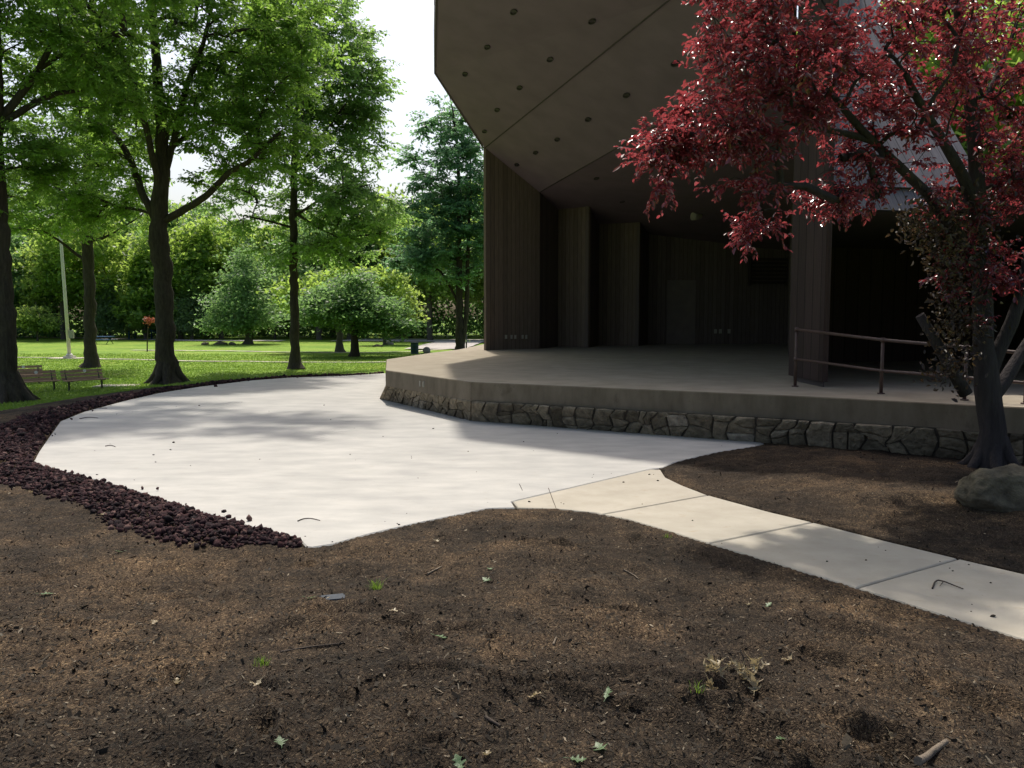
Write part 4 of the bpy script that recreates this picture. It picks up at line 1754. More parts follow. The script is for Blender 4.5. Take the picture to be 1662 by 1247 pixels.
# dark undergrowth of the wood: nobody could count its stems and leaves
def undergrowth():
    rs = np.random.RandomState(91)
    n = 1150
    C = np.stack([rs.uniform(-125, 45, n), rs.uniform(101, 132, n), rs.gamma(2.0, 1.15, n)], 1)
    V, F, v = leaf_cloud(C, rs, 46, 1.0, .8, .6, .35, .5)
    V[:, 2] = np.maximum(V[:, 2] - .5, -.45)
    tag(link('undergrowth', np_mesh('undergrowth', V, F, v * .5), M['leaf_far_dark']), 'dark undergrowth along the edge of the wood beyond the road', 'undergrowth', kind='stuff')


undergrowth()

# ------------------------------------------------------------------ purple-leaved plum in front of the stage
b = on_ground(1611, 762)
Y = b.y


def plum_extra(root, rs):
    # bushy olive-bronze shoots low on the trunk
    cs = [U(px, py, Y - .3 + rs.uniform(-.3, .4)) for px, py in
          [(1490, 350), (1515, 355), (1540, 345), (1505, 385), (1530, 390), (1555, 380), (1545, 420), (1525, 425), (1560, 455), (1540, 470), (1550, 500), (1570, 520), (1535, 520),
           (1575, 350), (1590, 390), (1480, 365), (1545, 585), (1535, 600), (1560, 540), (1585, 430), (1600, 340)]]
    V, F, v = leaf_cloud(np.array([tuple(c) for c in cs]), rs, 110, .14, .14, .075, .042, .3, True)
    par(link('trunk_shoots', np_mesh('trunk_shoots', V, F, v), M['leaf_olive']), root)
    # sawn stub with a pale cut end
    st = lp([(1568, 640, .085), (1540, 592, .075), (1515, 548, .065), (1493, 512, .06)], Y - .1)
    mb = MB()
    mb.tube([p[:3] for p in st], [p[3] for p in st], 10)
    so = par(mb.build('sawn_limb', M['bark_plum']), root)
    e_ = Vector(st[-1][:3]) - Vector(st[-2][:3])
    e_.normalize()
    mb = MB()
    q = Vector(st[-1][:3])
    mb.tube([q, q + e_ * .006], [.055, .052], 10)
    ce = mb.build('cut_end', M['stick'])
    ce.parent = so
    ce.matrix_parent_inverse = Matrix.Translation(-Vector(root.location))


tree('plum_tree', 'purple-red leaved plum tree with thick forked trunk in front of the stage', b,
     [(b.x, b.y, b.z - .05, .19)] + lp([(1610, 720, .165), (1606, 650, .155), (1602, 600, .15), (1598, 540, .13), (1594, 450, .115), (1588, 380, .10), (1585, 310, .10), (1582, 230, .09), (1570, 130, .07), (1555, 30, .05), (1545, -60, .03)], Y),
     [lp([(1595, 440, .085), (1560, 385, .075, -.2), (1500, 310, .066, -.4), (1450, 262, .056, -.7), (1410, 225, .046, -.9), (1375, 185, .045, -1.1), (1345, 145, .03, -1.3)], Y),
      lp([(1420, 230, .045, -.85), (1370, 216, .04, -1), (1320, 208, .03, -1.2), (1270, 198, .02, -1.4)], Y),
      lp([(1588, 350, .09), (1555, 270, .07, -.3), (1525, 220, .06, -.5), (1490, 165, .05, -.8), (1470, 120, .03, -1)], Y),
      lp([(1604, 610, .10), (1630, 550, .09), (1655, 480, .08), (1680, 380, .08, .2), (1700, 250, .06, .4), (1710, 100, .03, .5)], Y),
      lp([(1583, 200, .05), (1620, 120, .04, .3), (1650, 40, .02, .5)], Y),
      lp([(1606, 650, .10), (1635, 610, .09, .2), (1690, 520, .07, .4), (1750, 420, .04, .6)], Y)],
     [el(1275, 115, 165, 85, Y - 1.6, 1.0, 84), el(1160, 215, 112, 52, Y - 1.8, .8, 60), el(1075, 250, 48, 20, Y - 1.9, .35, 14), el(1240, 45, 105, 65, Y - 1.3, 1.0, 55), el(1215, 300, 60, 22, Y - 1.8, .5, 8),
      el(1460, 70, 170, 110, Y - .7, 1.5, 95), el(1600, 150, 130, 180, Y, 1.3, 100), el(1420, 210, 130, 70, Y - .9, .8, 34), el(1370, 310, 80, 40, Y - 1.0, .7, 26), el(1245, 360, 45, 20, Y - 1.5, .35, 9),
      el(1500, -90, 250, 90, Y - .6, 1.6, 80), el(1720, 150, 100, 220, Y + .3, 1.3, 70), el(1640, 310, 60, 60, Y, .8, 24), el(1635, 440, 50, 70, Y + .1, .5, 16), el(1765, 370, 70, 70, Y + .5, .8, 26), el(1565, 455, 50, 70, Y - .2, .4, 14), el(1545, 340, 60, 40, Y - .3, .6, 14), el(1230, -60, 110, 70, Y - 1.4, .9, 40), el(1075, 305, 22, 10, Y - 1.9, .2, 3), el(1205, 380, 14, 8, Y - 1.6, .15, 2)],
     (4, 8, .23, .072, .040, .7, .35, True), M['leaf_red'], M['bark_plum'], 21, flare=1.5, buttress=True, twig_r=.0042, extra=plum_extra, lmin=.006)


# ------------------------------------------------------------------ boulders
def rock_mesh(name, size, seed, mat, sub=4, rough=.22):
    bm = bmesh.new()
    bmesh.ops.create_icosphere(bm, subdivisions=sub, radius=1.0)
    rs = random.Random(seed)
    cuts = []
    for _ in range(9):
        d = Vector((rs.gauss(0, 1), rs.gauss(0, 1), rs.gauss(0, .8))).normalized()
        cuts.append((d, rs.uniform(.66, .92)))
    from mathutils import noise as mn
    o = Vector((rs.uniform(0, 50), rs.uniform(0, 50), 0))
    for v in bm.verts:
        p = v.co.copy()
        for d, k in cuts:
            q = p.dot(d)
            if q > k: p -= d * (q - k) * .85
        p *= 1 + rough * .5 * mn.noise(p * 1.3 + o) + rough * .25 * mn.noise(p * 4 + o) + rough * .1 * mn.noise(p * 11 + o)
        v.co = Vector((p.x * size[0], p.y * size[1], p.z * size[2]))
    me = bpy.data.meshes.new(name)
    bm.to_mesh(me)
    bm.free()
    a = me.attributes.new("var", 'FLOAT', 'FACE')
    a.data.foreach_set("value", np.full(len(me.polygons), rs.uniform(.2, .9), np.float32))
    for p in me.polygons: p.use_smooth = True
    o_ = link(name, me, mat)
    return o_


p = on_ground(1640, 836)
o = rock_mesh('boulder', (.40, .36, .29), 3, M['rock'], 5, .34)
o.location = (p.x + .09, p.y + .36, p.z + .15)
tag(o, 'rounded tan-grey boulder on the mulch at the right edge, near the plum trunk', 'boulder')
for k, (px, py, w, h_, lab) in enumerate([(332, 560, .85, .4, 'left one of three brown stones on the far lawn'), (357, 559.5, 1.6, .45, 'long flat middle stone of three on the far lawn'),
                                          (376, 560, .8, .4, 'right one of three brown stones, nearest the round dark maple trunk'), (632, 560, .9, .5, 'pinkish stone beside the small tree left of the waste drum'),
                                          (613, 563, 1.0, .3, 'low dark stone lying in the grass left of the pinkish stone')]):
    p = far_ground(px, py)
    o = rock_mesh('lawn_stone', (w / 2, .3, h_ * .55), 10 + k, M['rock_pale' if k in (3,) else 'rock'], 3)
    o.location = (p.x, p.y + .2, p.z + .06)
    tag(o, lab, 'stone', 'stones set on the lawn')
p = far_ground(692, 574)
o = rock_mesh('standing_stone', (.30, .2, .36), 23, M['rock_pale'], 3, .3)
o.location = (p.x, p.y + .2, p.z + .14)
tag(o, 'pale pointed standing stone beside the drive, right of the waste drum', 'stone')


# ------------------------------------------------------------------ benches
def bench(base, ang, label):
    root = empty('park_bench', base, ang)
    root.scale = (.84, .84, .86)
    tag(root, label, 'bench', 'benches on the lawn by the plaza')
    # local: x along the bench, -y is the front

    def put(mb, nm, mat, parent=root):
        o = mb.build(nm, mat)
        o.parent = parent
        return o
    ba = Vector((0, .26, 1)).normalized()
    bn = Vector((0, -1, .26)).normalized()
    back = MB()
    for k in range(3):
        back.box(Vector((0, .20, .50)) + ba * (.15 * k), (1.8, .035, .11), (Vector((1, 0, 0)), bn, ba))
    bo = put(back, 'backrest', M['bench_wood'])
    seat = MB()
    for k in range(3):
        seat.box((0, -.24 + k * .145, .43), (1.8, .115, .04))
    put(seat, 'seat', M['bench_wood'])
    for s in (-.72, .72):
        leg = MB()
        leg.box((s, -.02, .21), (.06, .06, .42))
        leg.box((s, -.08, .395), (.055, .46, .03))
        leg.tube([(s, .10, .39), (s, .17, .46), (s, .235, .62), (s, .30, .86)], [.03, .03, .028, .025], 8)
        put(leg, 'leg', M['bench_metal'])
    pl = MB()
    pl.tube([Vector((.12, .20, .52)) + ba * .27 + bn * .018, Vector((.12, .20, .52)) + ba * .27 + bn * .030], [.07, .07], 14)
    put(pl, 'plaque', M['white'])
    return root


p = far_ground(139, 633)
ba_ = math.atan2(1.5, 1.0)
bench(p, ba_, 'brown slatted bench nearest the slim oak, right of the other two')
p = far_ground(58, 636)
bench(p, math.atan2(1.3, 1.2), 'brown slatted bench in the middle of the three, half behind the cut-off trunk')
p = far_ground(35, 624)
bench(p, math.atan2(1.0, 1.5), 'rearmost brown slatted bench, mostly hidden by the thick trunk at the left edge')

# flat concrete pad in the grass beside the benches
p = far_ground(185, 627)
mb = MB()
mb.prism([(p.x - .6, p.y - .5), (p.x + .9, p.y - .2), (p.x + .7, p.y + .7), (p.x - .7, p.y + .5)], p.z - .05, p.z + .03)
tag(mb.build('bench_pad', M['path']), kind='structure')

# ------------------------------------------------------------------ cream pole with a box
p = far_ground(113, 582)
root = empty('light_pole', p)
tag(root, 'tall cream metal pole with a small grey box, standing on the lawn', 'pole')
Y = p.y
mb = MB()
t1, t2 = U(98, 380, Y), U(88, 230, Y)
tt = t1 + (t1 - p) * 1.6
mb.tube([p + Vector((0, 0, .05)), p.lerp(t1, .5), t1, tt], [.115, .10, .085, .05], 14)
par(mb.build('shaft', M['pole']), root)
mb = MB()
mb.box(p + Vector((0, 0, .10)), (.55, .55, .12))
mb.tube([p + Vector((0, 0, .16)), p + Vector((0, 0, .30))], [.24, .16], 14)
par(mb.build('base_plate', M['pole']), root)
mb = MB()
bx = U(113.5, 543, Y - .1)
mb.box(bx + Vector((.10, 0, 0)), (.24, .22, .50))
mb.box(bx + Vector((.10, -.12, 0)), (.20, .02, .44))
par(mb.build('control_box', M['grey_metal']), root)
mb = MB()
mb.prism([(p.x - 1.1, p.y - .7), (p.x + 1.0, p.y - .7), (p.x + 1.0, p.y + .7), (p.x - 1.1, p.y + .7)], p.z - .1, p.z + .04)
par(mb.build('footing', M['path']), root)

# ------------------------------------------------------------------ waste drum
p = far_ground(673, 574.5)
root = empty('waste_drum', p)
tag(root, 'dark blue-green waste drum standing on the grass at the end of the footpath', 'waste drum')
mb = MB()
r_, hgt = .29, .80
prof = [(r_, 0), (r_, .02), (r_ * .985, .04), (r_ * .985, .26), (r_ * 1.02, .28), (r_ * .985, .30), (r_ * .985, .54), (r_ * 1.02, .56), (r_ * .985, .58), (r_ * .985, hgt - .03), (r_ * 1.03, hgt)]
mb.tube([p + Vector((0, 0, z)) for _, z in prof], [q for q, _ in prof], 22, caps=False)
par(mb.build('barrel', M['drum']), root)
mb = MB()
mb.tube([p + Vector((0, 0, hgt)), p + Vector((0, 0, hgt + .03)), p + Vector((0, 0, hgt + .05))], [r_ * 1.06, r_ * 1.04, r_ * .8], 22)
par(mb.build('rim', M['drum']), root)

# ------------------------------------------------------------------ blue picnic table, far play tower, sign post
p = far_ground(165, 559)
root = empty('picnic_table', p)
tag(root, 'blue picnic table in the shade on the far lawn behind the slim oak', 'table')
mb = MB()
mb.box(p + Vector((0, 0, .76)), (2.3, .8, .06))
par(mb.build('tabletop', M['blue']), root)
for s in (-1, 1):
    mb = MB()
    mb.box(p + Vector((0, s * .72, .45)), (2.3, .28, .05))
    par(mb.build('seat', M['blue']), root)
    mb = MB()
    mb.bar(p + Vector((s * .8, -.72, 0)), p + Vector((s * .8, .2, .74)), .03, .03, 8)
    mb.bar(p + Vector((s * .8, .72, 0)), p + Vector((s * .8, -.2, .74)), .03, .03, 8)
    mb.bar(p + Vector((s * .8, -.72, .42)), p + Vector((s * .8, .72, .42)), .025, .025, 8)
    par(mb.build('leg', M['bench_metal']), root)
p = far_ground(228, 551)
root = empty('play_tower', p)
tag(root, 'distant blue play tower with posts and a slide at the edge of the wood', 'play tower')
for dx in (-1, 1):
    for dy in (-.8, .8):
        mb = MB()
        mb.bar(p + Vector((dx, dy, 0)), p + Vector((dx, dy, 1.9)), .09, .09, 8)
        par(mb.build('post', M['blue']), root)
mb = MB()
mb.box(p + Vector((0, 0, 1.2)), (2.0, 1.6, .1))
par(mb.build('platform', M['grey_metal']), root)
mb = MB()
mb.mesh([p + Vector(q) for q in ((1, -.35, 1.25), (1, .35, 1.25), (3, -.35, .2), (3, .35, .2), (1, -.35, 1.5), (3, -.35, .45), (1, .35, 1.5), (3, .35, .45))],
        [(0, 2, 3, 1), (0, 4, 5, 2), (1, 3, 7, 6)])
par(mb.build('slide', M['blue']), root)

p = far_ground(757, 570)
root = empty('sign_post', p)
tag(root, 'short dark post with two small white plates beside the twin-stemmed maple', 'sign')
mb = MB()
Y = p.y
tp = U(759, 543, Y)
mb.bar(p, Vector((p.x, p.y, tp.z)), .06, .06, 8)
par(mb.build('post', M['bench_metal']), root)
for px in (756.5, 762):
    mb = MB()
    q = U(px, 553.5, Y - .1)
    mb.box(q, (.14, .03, .16))
    par(mb.build('plate', M['white']), root)
p = far_ground(788, 571)
root = empty('corner_post', p)
tag(root, 'thin black post standing right beside the left end of the band shell', 'post')
tp = U(788, 532, p.y)
mb = MB()
mb.bar(p, (p.x, p.y, tp.z), .07, .06, 8)
par(mb.build('shaft', M['bench_metal']), root)
mb = MB()
mb.tube([(p.x, p.y, tp.z), (p.x, p.y, tp.z + .08), (p.x, p.y, tp.z + .14)], [.09, .09, .03], 8)
par(mb.build('cap', M['bench_metal']), root)


# ------------------------------------------------------------------ lava rock border
def lava():
    rs = np.random.RandomState(17)
    ws = {0: .12, 1: .35, 2: .75, 3: .85, 4: .85, 5: .75, 6: .72, 7: .75, 8: .8, 9: .95, 10: 1.05, 11: 1.0, 12: .9, 13: .9, 14: .75, 15: .65, 16: .6, 17: .5, 18: .4, 19: .3, 20: .2}
    ico = bmesh.new()
    bmesh.ops.create_icosphere(ico, subdivisions=1, radius=1)
    bv = np.array([tuple(v.co) for v in ico.verts])
    bf = np.array([[v.index for v in f.verts] for f in ico.faces])
    ico.free()
    VV, FF, vv = [], [], []
    base = 0
    cents = []
    for i in range(len(LEFT) - 1):
        a, b_ = LEFT[i], LEFT[i + 1]
        L = (b_ - a).length
        e_ = (b_ - a).normalized()
        nr = Vector((-e_.y, e_.x, 0))
        # outward is away from the plaza
        if inside(np.array([(a + b_).x / 2 + nr.x * .05]), np.array([(a + b_).y / 2 + nr.y * .05]), PLAZA)[0]: nr = -nr
        w0, w1 = ws[i], ws[i + 1]
        yy = (a.y + b_.y) / 2
        size = .020 if yy < 14 else .030
        dens = 980 if yy < 14 else 400
        n = int(L * (w0 + w1) / 2 * dens)
        for _ in range(n):
            s = rs.rand()
            w = w0 + (w1 - w0) * s
            t = rs.rand() ** .9 * w * rs.uniform(.9, 1.12) + .03
            q = a + e_ * s * L + nr * t
            cents.append((q.x, q.y, t / max(w, .1), size * min(2.4, rs.lognormal(0, .48)), w))
    # a few loose ones spilt further
    C = np.array(cents)
    dd = hard_dist(C[:, 0], C[:, 1])
    loose = (rs.rand(len(C)) < .02)
    C[loose, :2] += rs.normal(0, .18, (int(loose.sum()), 2))
    dd = hard_dist(C[:, 0], C[:, 1])
    C = C[(dd > .005) | (loose & (dd > -.35))]
    z = np.maximum(height(C[:, 0], C[:, 1]), np.where(hard_dist(C[:, 0], C[:, 1]) < 0, 0.0, -9))
    mound = .065 * np.sin(np.clip(C[:, 2], 0, 1) * math.pi) * np.minimum(1, C[:, 4])
    for k in range(len(C)):
        sc = C[k, 3]
        d = bv * (1 + rs.uniform(-.45, .32, (len(bv), 1)))
        A = rs.normal(0, 1, (3, 3))
        Q, _ = np.linalg.qr(A)
        d = (d * np.array([1, rs.uniform(.6, .95), rs.uniform(.5, .85)])) @ Q
        VV.append(d * sc + np.array([C[k, 0], C[k, 1], z[k] + mound[k] * rs.uniform(.6, 1.05) + sc * .25]))
        FF.append(bf + base)
        base += len(bv)
        vv.append(np.full(len(bf), np.clip(rs.normal(.45, .34), 0, 1)))
    me = np_mesh('lava_gravel', np.concatenate(VV), np.concatenate(FF), np.concatenate(vv))
    tag(link('lava_gravel', me, M['lava']), 'dark red lava rock gravel bordering the plaza', 'gravel', kind='stuff')
    print('lava', len(C))


lava()


# ------------------------------------------------------------------ chips and litter on the mulch, blades on the lawn
def chips():
    rs = np.random.RandomState(23)
    n = 130000
    y = np.exp(rs.uniform(math.log(1.9), math.log(12.5), n))
    x = rs.uniform(-.82, .82, n) * (y + .3)
    d = hard_dist(x, y)
    k = d > .02
    x, y = x[k], y[k]
    z = height(x, y) + .004
    n = len(x)
    L = rs.gamma(1.5, .0034, n) + .002
    W = L * rs.uniform(.18, .55, n)
    th = rs.uniform(0, 6.28, n)
    tl = rs.normal(0, .45, n)
    a = np.stack([np.cos(th) * np.cos(tl), np.sin(th) * np.cos(tl), np.sin(tl)], 1)
    nr = rs.normal(0, .4, (n, 3))
    nr[:, 2] += 1
    nr -= a * (a * nr).sum(1)[:, None]
    nr /= np.linalg.norm(nr, axis=1)[:, None]
    b_ = np.cross(nr, a)
    pos = np.stack([x, y, z + np.abs(np.sin(tl)) * L * .4], 1)
    V = np.stack([pos - a * L[:, None] - b_ * W[:, None] * .5, pos - a * L[:, None] * .6 + b_ * W[:, None], pos + a * L[:, None] + b_ * W[:, None] * .4, pos + a * L[:, None] * .7 - b_ * W[:, None]], 1).reshape(-1, 3)
    F = np.arange(n * 4).reshape(-1, 4)
    v = np.clip(rs.gamma(2.2, .17, n), 0, 1)
    tag(link('mulch_chips', np_mesh('mulch_chips', V, F, v), M['chips']), 'loose bark chips scattered over the mulch bed', 'mulch', kind='stuff')
    # crumbs on the concrete
    n = 420
    y = np.exp(rs.uniform(math.log(4.5), math.log(20), n))
    x = rs.uniform(-.6, .6, n) * y
    d = hard_dist(x, y)
    k = (d < -.03) & ((rs.rand(n) < .35) | (d > -.35))
    x, y = x[k], y[k]
    VV, FF, vv = [], [], []
    ic = bmesh.new()
    bmesh.ops.create_icosphere(ic, subdivisions=1, radius=1)
    bv = np.array([tuple(q.co) for q in ic.verts])
    bf = np.array([[q.index for q in f.verts] for f in ic.faces])
    ic.free()
    for i in range(len(x)):
        s = .004 + rs.gamma(1.4, .0035)
        VV.append(bv * (1 + rs.uniform(-.35, .3, (len(bv), 1))) * s * np.array([1.2, .9, .6]) + np.array([x[i], y[i], s * .35]))
        FF.append(bf + i * len(bv))
        vv.append(np.full(len(bf), rs.rand() * .6))
    tag(link('concrete_crumbs', np_mesh('concrete_crumbs', np.concatenate(VV), np.concatenate(FF), np.concatenate(vv)), M['chips']), 'dark crumbs of soil and bark on the plaza and sidewalk', 'soil crumbs', kind='stuff')


chips()


def grass_blades():
    rs = np.random.RandomState(29)
    n = 150000
    y = np.exp(rs.uniform(math.log(15.5), math.log(60), n))
    x = rs.uniform(-.72, .02, n) * y
    d = hard_dist(x, y)
    w = 1.0 + 3.2 * sst(29, 17, y) + (vnoise(x * 1.3, y * 1.3, 9) - .5) * .9 + (vnoise(x * 6, y * 6, 10) - .5) * .5
    k = d > w
    x, y = x[k], y[k]
    n = len(x)
    z = height(x, y)
    h_ = rs.uniform(.03, .075, n)
    wd = rs.uniform(.008, .02, n) * (1 + y / 40)
    th = rs.uniform(0, 6.28, n)
    ln = rs.normal(0, .5, (n, 2)) * h_[:, None]
    V = np.stack([np.stack([x - np.cos(th) * wd, y - np.sin(th) * wd, z - .01], 1), np.stack([x + np.cos(th) * wd, y + np.sin(th) * wd, z - .01], 1),
                  np.stack([x + ln[:, 0], y + ln[:, 1], z + h_], 1)], 1).reshape(-1, 3)
    F = np.arange(n * 3).reshape(-1, 3)
    v = np.clip(rs.normal(.5, .25, n), 0, 1)
    tag(link('grass', np_mesh('grass', V, F, v), M['grass_blade']), 'short mown grass of the lawn', 'grass', kind='stuff')


grass_blades()


# ------------------------------------------------------------------ small things lying on the ground
def oak_leaf(name, mat, L, seed, curl):
    rs = random.Random(seed)
    half = [(0, .015), (.10, .02), (.2, .10), (.27, .24), (.33, .10), (.42, .13), (.50, .36), (.58, .40), (.56, .16), (.66, .13), (.76, .30), (.80, .14), (.90, .10), (1, 0)]
    mid = [(t, 0) for t, _ in half]
    vs, fs = [], []

    def P(t, w):
        return Vector(((t - .5) * L, w * L * .9, curl * L * (1.3 * w * w + .9 * (t - .5) ** 2 + .1 * math.sin(t * 7 + seed))))
    for t, w in half: vs += [P(t, 0), P(t, w * rs.uniform(.8, 1.1)), P(t, -w * rs.uniform(.8, 1.1))]
    for i in range(len(half) - 1):
        a, b_ = i * 3, i * 3 + 3
        fs += [(a, b_, b_ + 1, a + 1), (a, a + 2, b_ + 2, b_)]
    mb = MB()
    mb.mesh(vs, fs, rs.uniform(.3, .9))
    mb.bar(P(0, 0), P(0, 0) + Vector((-L * .22, rs.uniform(-.04, .04) * L, .003)), .0018, .0015, 4, .4)
    return mb.build(name, mat, recalc=False)


greens = [(795, 925, 'on the mulch just below the plaza curve, upper of a close pair'), (790, 943, 'lower and larger of a close pair below the plaza curve'), (505, 972, 'beside the grey lid in the mulch'),
          (1247, 984, 'on the mulch below the second sidewalk slab'), (75, 966, 'near the left edge of the mulch'), (715, 1036, 'lying alone in the middle of the mulch'),
          (937, 1236, 'at the bottom edge, right of the middle'), (975, 1218, 'just above the bottom edge, right of the middle'), (745, 1243, 'cut by the bottom edge left of the middle'),
          (193, 898, 'in the mulch below the lava gravel at left'), (1270, 1178, 'right of the curled dry leaves'), (985, 1128, 'on the mulch in the lower middle'), (455, 1208, 'near the bottom at left')]
drys = [(287, 1111, 'pale star-shaped dry leaf on the mulch at lower left'), (250, 1015, 'pale dry leaf on the mulch at left'), (708, 881, 'tan dry leaf close to the plaza edge'), (168, 838, 'pale leaf lying on the lava gravel'),
        (160, 806, 'pale leaf among the lava rocks at left'), (50, 800, 'pale leaf on the mulch at the far left below the lava rocks'), (1278, 1075, 'small pale leaf above the curled dry leaves'), (1215, 985, 'cream leaf fragment on the mulch left of a green leaf'),
        (640, 1010, 'dry curled leaf in the mulch left of the middle'), (870, 1135, 'pale forked leaf in a hollow of the mulch'), (790, 1230, 'brown dry leaf near the bottom edge'), (1450, 1178, 'tan leaf on the mulch at lower right'), (415, 1115, 'whitish chip of leaf at lower left')]
for k, (px, py, lab) in enumerate(greens):
    p = on_ground(px, py, .3)
    o = oak_leaf('fallen_oak_leaf', M['green_leaf'], .07 + .035 * ((k * 37) % 10) / 10, k, .35)
    o.location = p + Vector((0, 0, .008))
    o.rotation_euler = (random.uniform(-.3, .3), random.uniform(-.3, .3), random.uniform(0, 6.28))
    tag(o, 'fallen oak leaf ' + lab, 'leaf', 'fallen leaves on the mulch')
for k, (px, py, lab) in enumerate(drys):
    p = on_ground(px, py, .3)
    o = oak_leaf('dry_oak_leaf', M['dry_leaf'], .06 + .035 * ((k * 53) % 10) / 10, 40 + k, .8)
    o.location = p + Vector((0, 0, .016))
    o.rotation_euler = (random.uniform(-.35, .35), random.uniform(-.35, .35), random.uniform(0, 6.28))
    tag(o, lab, 'leaf', 'fallen leaves on the mulch')

# the two heaps of curled dry leaves
for nm, spots_, lab in (('dry_leaf_cluster', [(1150, 1098), (1160, 1090), (1168, 1100), (1155, 1108)], 'small heap of curled straw-coloured dry leaves, left one of two on the mulch'),
                        ('dry_leaf_cluster', [(1190, 1088), (1203, 1098), (1212, 1112), (1228, 1095), (1238, 1088), (1222, 1110), (1205, 1108)], 'larger heap of curled straw-coloured dry leaves with a dark stalk, right one of two')):
    p0 = on_ground(spots_[0][0], spots_[0][1], .3)
    root = empty(nm, p0)
    tag(root, lab, 'leaves')
    for k, (px, py) in enumerate(spots_):
        for j in range(2):
            q = on_ground(px + random.uniform(-4, 4), py + random.uniform(-3, 3), .3)
            o = oak_leaf('curled_leaf', M['dry_leaf'], random.uniform(.07, .11), 80 + k * 3 + j, 1.7)
            o.parent = root
            o.location = q - p0 + Vector((0, 0, .02 + .02 * j))
            o.rotation_euler = (random.uniform(-1, 1), random.uniform(-1, 1), random.uniform(0, 6.28))
    if len(spots_) > 5:
        mb = MB()
        q = on_ground(1208, 1085, .3) - p0
        mb.tube([q, q + Vector((0, .02, .05)), q + Vector((-.02, .03, .10))], [.004, .004, .002], 5)
        mb.build('stalk', M['twig'], root)


def twig(name, px_pts, r0, mat, lab, up=.0, side=None):
    pts = [on_ground(px, py, .2) for px, py in px_pts]
    pts = [Vector((p.x, p.y, max(p.z, 0.0) + r0 + up * math.sin(math.pi * i / (len(pts) - 1)))) for i, p in enumerate(pts)]
    mb = MB()
    mb.tube(smooth_line(pts, 2), list(np.linspace(r0, r0 * .55, len(smooth_line(pts, 2)))), 7)
    if side:
        q = [on_ground(px, py, .2) for px, py in side]
        q = [Vector((p.x, p.y, max(p.z, 0) + r0 + .01)) for p in q]
        mb.tube(q, list(np.linspace(r0 * .7, r0 * .35, len(q))), 6)
    o = mb.build(name, mat, recalc=False)
    return tag(o, lab, 'twig')


twig('twig', [(1512, 990), (1517, 977), (1530, 980), (1545, 986), (1562, 991)], .007, M['twig'], 'dark forked twig lying across the edge of the sidewalk at right', .012, [(1530, 980), (1524, 988)])
twig('stick', [(1490, 1243), (1505, 1232), (1520, 1222), (1536, 1210)], .020, M['stick'], 'thick grey broken stick on the mulch at the bottom right')
twig('twig', [(1012, 928), (1024, 932), (1034, 938), (1038, 946)], .006, M['stick'], 'pale bent twig on the mulch right of the middle')
twig('twig', [(788, 1168), (800, 1175), (812, 1182)], .010, M['twig'], 'short dark stick on the mulch left of the bottom middle')
twig('twig', [(455, 1060), (500, 1052), (540, 1048), (560, 1045)], .006, M['twig'], 'long thin twig on the mulch left of the middle')
twig('twig', [(694, 933), (706, 927), (717, 921)], .008, M['stick'], 'short straight twig below the plaza curve')
twig('twig', [(898, 1048), (903, 1036)], .007, M['stick'], 'tiny grey upright-lying twig in the middle of the mulch')
twig('twig', [(484, 872), (492, 868), (505, 867), (520, 871)], .006, M['twig'], 'curved dark twig on the plaza at the tip of the lava gravel')
twig('twig', [(130, 693), (145, 690), (160, 692)], .008, M['twig'], 'thin dark twig on the plaza near its left corner')
twig('twig', [(172, 741), (180, 739), (188, 742)], .007, M['twig'], 'small bent twig on the plaza in the left half')
twig('twig', [(137, 677), (158, 674), (174, 675)], .008, M['twig'], 'long thin twig near the far left rim of the plaza')
twig('twig', [(843, 807), (848, 818)], .004, M['twig'], 'hair-thin twig on the plaza joint at the mouth of the sidewalk')
twig('twig', [(890, 814), (903, 827)], .004, M['twig'], 'hair-thin slanting twig on the first sidewalk slab')

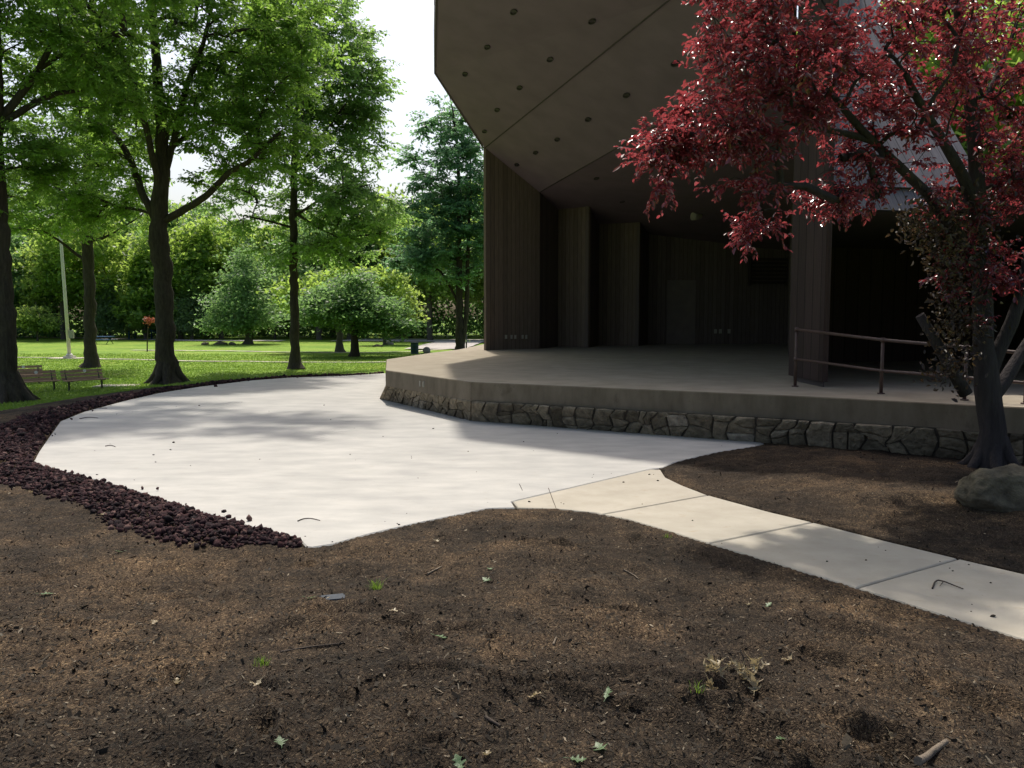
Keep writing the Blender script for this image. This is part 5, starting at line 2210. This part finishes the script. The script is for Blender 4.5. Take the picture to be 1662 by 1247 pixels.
for k, (px, py, s, lab) in enumerate([(371, 841, .03, 'loose dark red lava rock spilt on the plaza edge'), (168, 782, .035, 'dark lump with a leaf on the plaza beside the lava gravel at left'),
                                      (350, 628, .06, 'flat dark clod near the far rim of the plaza'), (282, 719, .02, 'small red-brown pebble in the left half of the plaza'), (712, 606, .0, '')]):
    if s == 0: continue
    o = rock_mesh('loose_lava_rock', (s * 1.1, s, s * .8), 50 + k, M['lava'], 2, .5)
    p = G(px, py, 0)
    o.location = (p.x, p.y, s * .45)
    tag(o, lab, 'rock', 'loose rocks on the plaza')

# grey lid of a ground box, half sunk in the mulch
p = on_ground(540, 971, .3)
root = empty('ground_box', p - Vector((0, 0, .022)), .3)
tag(root, 'small grey ground box lid half sunk in the mulch below the lava gravel', 'ground box')
mb = MB()
mb.box((0, 0, -.01), (.17, .12, .06))
mb.build('body', M['lid'], root)
mb = MB()
mb.box((0, 0, .026), (.15, .10, .012))
mb.build('lid', M['lid'], root)


# grass tufts sprouting in the mulch
def tuft(px, py, n, h_, lab):
    p = on_ground(px, py, .3)
    rs = random.Random(px)
    mb = MB()
    for _ in range(n):
        a = rs.uniform(0, 6.28)
        r_ = rs.uniform(0, .05)
        q = Vector((math.cos(a) * r_, math.sin(a) * r_, 0))
        d = Vector((rs.gauss(0, .35), rs.gauss(0, .35), 1)).normalized()
        w = Vector((math.cos(a + 1.5), math.sin(a + 1.5), 0)) * .0022
        hh_ = h_ * rs.uniform(.5, 1.1)
        bd = Vector((d.x, d.y, 0)) * hh_ * .5
        mb.mesh([q - w, q + w, q + d * hh_ * .6 + w * .7, q + d * hh_ * .6 - w * .7, q + d * hh_ + bd], [(0, 1, 2, 3), (3, 2, 4)], rs.random())
    o = mb.build('grass_tuft', M['grass_blade'], recalc=False)
    o.location = p
    tag(o, lab, 'grass tuft', 'grass tufts in the mulch')


tuft(611, 957, 60, .09, 'bright green grass tuft in the mulch right of the grey lid')
tuft(425, 1080, 40, .06, 'thin grass tuft in the mulch at lower left')
tuft(1083, 873, 24, .05, 'tiny green sprout by the lower edge of the sidewalk')
tuft(1132, 1122, 24, .05, 'faint grass sprout left of the curled dry leaves')
tuft(1010, 705, 30, .10, 'small green weed at the foot of the stone base')
